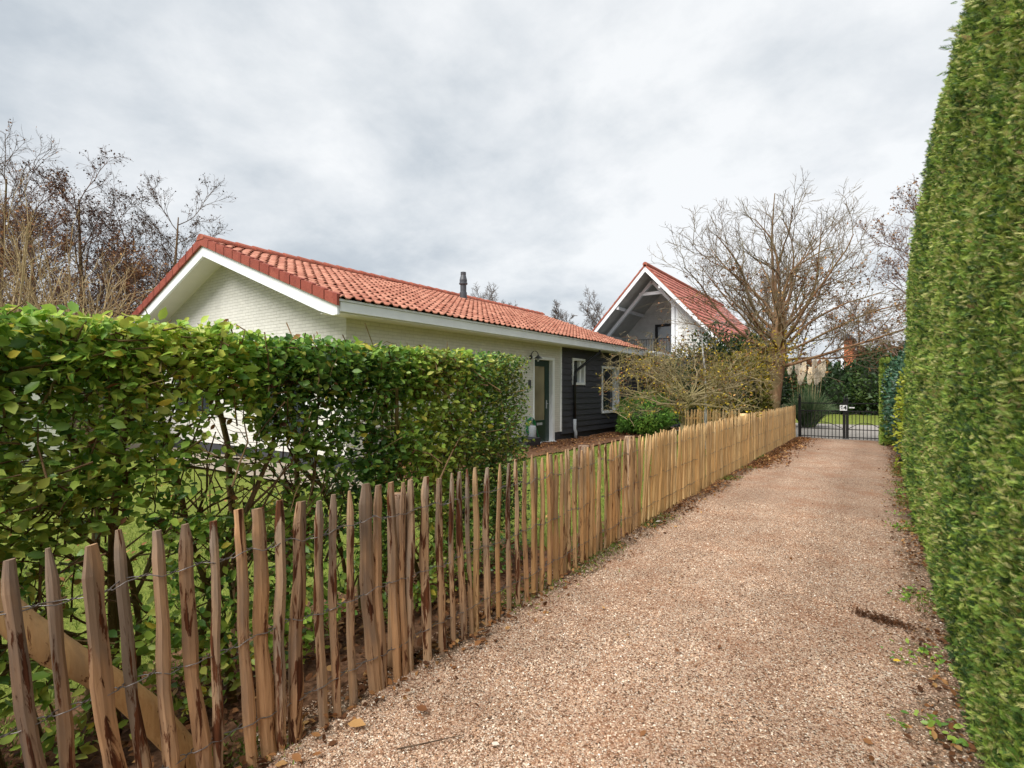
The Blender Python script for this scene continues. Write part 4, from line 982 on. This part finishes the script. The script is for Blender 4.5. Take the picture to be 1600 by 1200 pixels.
# ------------------------------------------------------------------ trees
def trunked(name, loc, label, cat, seed, first, levels, tmat, wmat, group=None, split=1, sides=(10, 7, 5, 4, 3, 3), leafs=None):
    root = empty(name, loc, label, cat, group)
    brs = branches(seed, None, first, levels)
    tubes_np('trunk', [b for b in brs if b[2] <= split], tmat, root, sides)
    tubes_np('crown', [b for b in brs if b[2] > split], wmat, root, sides)
    if leafs:
        rs = np.random.default_rng(seed + 5)
        for (nl, size, mat, T, lv, jit, filt) in leafs:
            tp = tips(brs, lv)
            if filt: tp = tp[filt(tp)]
            P = tp[rs.integers(len(tp), size=nl)] + rs.normal(size=(nl, 3)) * jit
            scatter('leaves', P, rdir(rs, nl, -.4), rdir(rs, nl, .6), size * (.5 + rs.random(nl)), T, mat, root, rs)
    return root, brs
# big pollarded tree by the gate
TX, TY = -2.72, 17.6
rs = np.random.default_rng(101); fi = []
root = empty('bare_tree', (TX, TY, 0), 'large spreading bare tree with a thick brown trunk, behind the far fence near the gate', 'tree')
trk = [(np.array([(TX - .12, TY, -.05), (TX - .05, TY, .5), (TX, TY, 1.1), (TX + .05, TY, 1.8), (TX + .12, TY, 2.5), (TX + .16, TY, 3.3), (TX + .2, TY, 4.3)]), np.array([.36, .26, .22, .24, .27, .2, .13]), 0)]
for i in range(40):
    a = i * 2.4; el = .02 + 1.3 * (i / 40) ** 1.4; z0 = 2.0 + 1.9 * i / 40
    L = 3.95 * (1 - .12 * el) * (.8 + .35 * rs.random())
    fi.append(((TX + .1 + .02 * z0, TY, z0), (cos(a) * cos(el), sin(a) * cos(el), sin(el)), L, .026 + .03 * rs.random()))
lv = [dict(n=(6, 8), lr=.5, ang=.65, rr=.5, seg=9, start=.2, wander=.13, taper=.22, lift=.035, rmin=.011),
      dict(n=(5, 7), lr=.5, ang=.7, rr=.55, seg=6, start=.12, wander=.15, lift=.05, taper=.3, rmin=.006),
      dict(n=(3, 5), lr=.5, ang=.6, rr=.6, seg=5, start=.2, wander=.16, lift=.05, taper=.4, rmin=.005), dict(n=0, lr=.5, ang=.5, rr=.5, seg=4, wander=.2, taper=.5)]
brs = [b for b in branches(102, None, fi, lv) if b[0][:, 2].min() > 2.0 - .35 * (b[2] > 0) and b[0][:, 2].max() < 7.7]
tubes_np('trunk', trk + [b for b in brs if b[2] == 0], M['barkt'], root, (12, 6))
tubes_np('crown', [b for b in brs if b[2] > 0], M['twigt'], root, (5, 5, 4, 3, 3))
tp = tips(brs, 1); low = tp[(tp[:, 2] < 5.2)]; nl = 4200; P = low[rs.integers(len(low), size=nl)] + rs.normal(size=(nl, 3)) * .04
P = P[vnoise(P, 1.1, 3) > .45]; nl = len(P)
scatter('leaves', P, rdir(rs, nl, -.5), rdir(rs, nl, .5), .05 + .05 * rs.random(nl), T_OVATE, M['brownleaf'], root, rs)
nl = 700; P = np.array((TX - .1, TY - .1, 2.75)) + rs.normal(size=(nl, 3)) * (.5, .35, .28)
scatter('leaves', P, rdir(rs, nl, -.3), rdir(rs, nl, .5), .06 + .06 * rs.random(nl), T_OVATE, M['yellowleaf'], root, rs)

# gnarled apple tree in front of the dark wall
AXp, AYp = -4.02, 13.3
fi = [((AXp, AYp, -.05), (.04, 0, 1), 1.35, .095)]
root = empty('apple_tree', (AXp, AYp, 0), 'low gnarled fruit tree with lichen-pale branches and a few yellow leaves over the dark wall', 'tree')
rs = np.random.default_rng(111)
for i in range(26):
    a = i * 2.4 + .5; el = .12 + .75 * rs.random(); st_ = 1.1 if abs(cos(a)) > .5 else .8
    fi.append(((AXp + .02, AYp, 1.05 + .35 * rs.random()), (cos(a) * cos(el), sin(a) * cos(el), sin(el)), 1.9 * st_ * (.75 + .4 * rs.random()), .018 + .018 * rs.random()))
lv = [dict(n=(6, 8), lr=.5, ang=.8, rr=.5, seg=8, start=.25, wander=.26, taper=.25, lift=.02, rmin=.01), dict(n=(5, 7), lr=.55, ang=.9, rr=.6, seg=6, start=.1, wander=.3, lift=.02, rmin=.006), dict(n=(2, 4), lr=.5, ang=.9, rr=.7, seg=4, wander=.32, rmin=.0045), dict(n=0, lr=.5, ang=.7, rr=.6, seg=3, wander=.3)]
brs = branches(112, None, fi, lv); brs = [b for b in brs if b[0][-1][2] < 2.95 and b[0][-1][2] > .95 or (b[2] == 0 and abs(b[0][0][2] + .05) < .01)]
tubes_np('trunk', [b for b in brs if b[2] == 0], M['barkg'], root, (10,)); tubes_np('crown', [b for b in brs if b[2] > 0], M['barkg'], root, (4, 4, 4, 3))
tp = tips(brs, 1); nl = 4200; P = tp[rs.integers(len(tp), size=nl)] + rs.normal(size=(nl, 3)) * .04
P = P[vnoise(P, 1.4, 8) > .40]; nl = len(P) // 3; scatter('leaves', P[:nl], rdir(rs, nl, -.3), rdir(rs, nl, .5), .03 + .04 * rs.random(nl), T_OVATE, M['brownleaf'], root, rs); P = P[nl:]; nl = len(P); scatter('leaves', P, rdir(rs, nl, -.3), rdir(rs, nl, .5), .035 + .04 * rs.random(nl), T_OVATE, M['yellowleaf'], root, rs)
# young birch
trunked('birch_tree', (-3.72, 13.95, 0), 'slim young birch with white trunk beside the gnarled fruit tree', 'tree', 121, [((-3.72, 13.95, -.05), (.02, 0, 1), 2.9, .045)],
        [dict(n=(8, 10), lr=.3, ang=.7, rr=.35, seg=7, start=.5, wander=.03, taper=.4), dict(n=4, lr=.5, ang=.6, rr=.6, seg=4), dict(n=0, lr=.5, ang=.5, rr=.5, seg=3)], M['birch'], M['twig'], split=0, leafs=[(160, .05, M['yellowleaf'], T_OVATE, 1, .03, None)])

# left background trees: bare alders with cones, dense brownish twigs
def big_tree(name, x, y, h, label, seed, spread=.9, dens=1.0, cones=1500, tw=None, group='bare trees behind the bungalow', rmin=.008, z1=None, leaf=None, bark=None, nb=(16, 20)):
    lv = [dict(n=nb, lr=.38, ang=spread, rr=.34, seg=9, start=.18, wander=.022, taper=.12, rmin=.022, lift=.05),
          dict(n=(8, 10), lr=.48, ang=.6, rr=.45, seg=6, start=.15, wander=.10, lift=.07, rmin=.012), dict(n=(6, 8), lr=.55, ang=.6, rr=.55, seg=5, wander=.13, lift=.06, rmin=rmin),
          dict(n=(2, 3), lr=.55, ang=.6, rr=.6, seg=4, wander=.18, rmin=rmin * .8), dict(n=0, lr=.5, ang=.5, rr=.6, seg=3, wander=.2)]
    lf = []
    if cones: lf.append((cones, .09, leaf or M['brownleaf'], T_RHOMB, 2, .05, None))
    return trunked(name, (x, y, 0), label, 'tree', seed, [((x, y, -.05), (0, 0, 1), h, .02 * h)], lv, bark or M['bark'], tw or M['twig'], group, 0, (7, 5, 4, 3, 3), lf)
dark = m_leaf('dark_cone', [(0, (.03, .02, .015)), (1, (.12, .06, .04))], .8, 0, .1)
big_tree('alder_tree', -26.7, 10.4, 9.6, 'bare alder dotted with dark cones, standing just behind the left roof edge', 131, cones=2200, leaf=dark)
big_tree('alder_tree', -28.8, 8.0, 9.9, 'bare alder with a broad flat dark top, second tree left of the roof', 132, .85, cones=3400, leaf=dark, tw=M['twigr'])
big_tree('alder_tree', -31.5, 5.8, 11.0, 'tallest bare tree with pale upright branches at the left edge', 133, .5, cones=900, tw=M['twig'])
big_tree('hawthorn_tree', -25.0, 7.9, 6.6, 'dense reddish-brown twiggy tree below the alders, next to the roof', 134, 1.0, cones=3800, tw=M['twigr'], nb=(20, 24))
big_tree('hawthorn_tree', -24.6, 5.2, 6.8, 'dense reddish-brown twiggy tree at the far left below the tall bare tree', 135, 1.0, cones=2800, tw=M['twigr'], nb=(20, 24))
big_tree('hawthorn_tree', -22.6, 8.9, 5.2, 'low reddish-brown twiggy tree touching the left end of the bungalow roof', 136, 1.0, cones=3600, tw=M['twigr'], nb=(20, 24))
big_tree('hawthorn_tree', -27.5, 6.2, 8.6, 'broad brown twiggy tree filling the gap between the two tallest alders', 137, .95, cones=3400, tw=M['twigr'], nb=(22, 26))
big_tree('alder_tree', -29.5, 10.2, 9.0, 'bare alder farther back, between the flat-topped alder and the roof', 138, .8, cones=2600, leaf=dark, tw=M['twig'])
# straw-coloured willow whips
for (x, y, n_, h, lab, sd) in [(-18.4, 5.0, 30, 4.6, 'straw-coloured willow bush with upright whips above the hedge', 141), (-17.6, 3.4, 22, 4.4, 'pale willow bush at the left edge above the hedge', 142)]:
    rs = np.random.default_rng(sd); fi = []
    for i in range(n_):
        a = rs.random() * 2 * pi; el = .75 + .7 * rs.random(); fi.append(((x, y, 1.0 + .8 * rs.random()), (cos(a) * cos(el), sin(a) * cos(el), sin(el)), h * (.5 + .5 * rs.random()), .028))
    fi.append(((x, y, -.05), (0, 0, 1), 1.9, .16))
    trunked('willow_bush', (x, y, 0), lab, 'shrub', sd, fi, [dict(n=(4, 6), lr=.5, ang=.35, rr=.5, seg=6, start=.15, wander=.06, lift=.05, rmin=.01), dict(n=(2, 3), lr=.5, ang=.4, rr=.6, seg=4, rmin=.007), dict(n=0, lr=.5, ang=.4, rr=.6, seg=3)], M['twigy'], M['twigy'], 'pale willow bushes', 0, (5, 4, 3))
# far bare tree tops over the roofs
for x, y, h, lab, sd in [(-27.3, 35.8, 8.6, 'small far bare treetop beside the flue pipe', 151), (-19.6, 41.5, 7.9, 'far bare treetop between the bungalow roof and the white gable', 152), (-23.3, 40.5, 7.8, 'low far treetop above the end of the bungalow ridge', 153)]:
    big_tree('distant_tree', x, y, h, lab, sd, .7, cones=0, rmin=.014, group='far bare trees over the roofs')
# trees beyond the road at right
big_tree('beech_tree', 1.4, 29.5, 9.2, 'brown-leaved tree over the far end of the conifer hedge', 161, .9, cones=3200, leaf=M['brownleaf'], tw=M['twigr'], group='trees beyond the road')
big_tree('beech_tree', -1.2, 44, 7.0, 'bare bush-like tree beyond the road, left of the orange brick house', 162, .95, cones=3500, leaf=M['brownleaf'], group='trees beyond the road')
big_tree('beech_tree', -7.5, 42, 8.5, 'bare tree beyond the road, behind the pampas plumes', 163, .9, cones=2500, leaf=M['brownleaf'], group='trees beyond the road')
big_tree('beech_tree', 3.8, 40, 8.0, 'brownish tree beyond the road, farthest right', 164, .9, cones=5000, leaf=M['brownleaf'], group='trees beyond the road')

# orange brick house far away
fh = empty('brick_house', (-3.6, 71, 0), 'orange brick house with white trim glimpsed far beyond the gate', 'house')
MB().box(-3.75, -2.6, 70, 76, 0, 7.3).build('wall', M['bricko'], fh); MB().prism([(-3.9, 7.3), (-2.45, 7.3), (-3.17, 7.9)], 'y', 69.7, 76.3).build('roof', M['slate'], fh)
MB().box(-3.78, -3.5, 69.85, 69.99, 2.0, 7.2).build('window', M['white'], fh)

# shed and shrubbery deep in the garden at left
sh = empty('garden_shed', (-15.5, 3.2, 0), 'brown timber garden shed seen through the left hedge', 'shed')
MB().box(-17.5, -14.5, 2.4, 4.4, 0, 2.0).build('wall', M['shed'], sh); MB().prism([(2.2, 2.0), (4.6, 2.0), (3.4, 2.55)], 'x', -17.7, -14.3).build('roof', M['slate'], sh)
MB().box(-14.5, -14.46, 2.9, 3.8, .05, 1.8).build('door', M['wsiding'], sh)
for i, (x, y, sx, sy, sz) in enumerate([(-20.5, 1.0, 1.8, 2.4, 2.6), (-21.5, 7.5, 2.0, 2.4, 3.0), (-19.5, 9.6, 1.8, 1.6, 2.4), (-16.6, .2, 1.4, 1.2, 2.0), (-17.4, 7.6, 1.4, 1.3, 1.8)]):
    bush('garden_shrub', (x, y, sz * .45), (sx, sy, sz * .6), 3500, .17, M['evergreen'] if i % 2 else M['hedged'], ['broad dark shrub left of the shed', 'tall glossy shrub right of the shed', 'dark shrub near the left roof edge', 'low glossy shrub in front of the shed', 'low dark shrub between the shed and the bungalow'][i], 'shrub', 170 + i, group='shrubs at the back of the garden')
# woodland far off that closes the horizon
n = 26000; a = rng.random(n) * 2 * pi; rr = 95 + 25 * rng.random(n); hmax = 5 + 5 * vnoise(np.stack([np.cos(a) * 14, np.sin(a) * 14, a * 0], 1), 1, 9)
P = np.stack([rr * np.cos(a), 20 + rr * np.sin(a), hmax * rng.random(n) ** .8], 1)
tag(scatter('distant_woodland', P, rdir(rng, n, .5), rdir(rng, n), 2.2 + 1.6 * rng.random(n), T_RHOMB, M['brownleaf'], None, rng, rng.random(n) * .6), kind='stuff')

# ------------------------------------------------------------------ small things on the drive
tw = MB(); tw.tube([(-1.64, 1.50, .016), (-1.58, 1.57, .02), (-1.53, 1.65, .016), (-1.47, 1.73, .018)], [.004, .0035, .003, .0015], 6)
tag(tw.build('fallen_twig', M['twig']), 'thin brown twig lying on the gravel near the fence', 'twig')
def groundleaf(px, label, mat, size, seed):
    d = 820 * 1.5 / (px[1] - 610); u = (px[0] - 800) / 820; S_, C_ = sin(YAW), cos(YAW); x = d * (-S_ + u * C_); y = d * (C_ + u * S_)
    rs = np.random.default_rng(seed)
    o = scatter('fallen_leaf', np.array([(x, y, .022)]), np.array([(1, .4, .12)]), np.array([(.1, -.2, 1)]), np.array([size]), T_OVATE, mat, None, rs, np.array([.95])); tag(o, label, 'leaf')
groundleaf((543, 1138), 'large tan leaf lying on the gravel by the near fence', M['brownleaf'], .09, 1)
groundleaf((1395, 1038), 'small orange leaf on the gravel near the conifer hedge', M['yellowleaf'], .04, 2)
groundleaf((1024, 818), 'pale leaf at the foot of the yellow fence', M['plume'], .08, 3)
groundleaf((768, 1170), 'pale yellow leaf on the gravel in the foreground', M['plume'], .035, 4)
rs = np.random.default_rng(5); n = 380
d = 820 * 1.5 / (975 - 610); c_ = np.array((d * (-sin(YAW) + .71 * cos(YAW)), d * (cos(YAW) + .71 * sin(YAW)), .02))
P = c_ + np.stack([rs.normal(size=n) * .11, rs.normal(size=n) * .035 * (.4 + rs.random(n) * 1.2), np.abs(rs.normal(size=n)) * .012], 1); P[:, 1] -= (P[:, 0] - c_[0]) * .3
tag(scatter('hedge_clipping', P, rdir(rs, n), rdir(rs, n, .5), .015 + .022 * rs.random(n), T_SPRAY, M['brownleaf'], None, rs, .05 + .5 * rs.random(n) ** 2), 'dark brown conifer clipping lying on the gravel by the hedge', 'clipping')
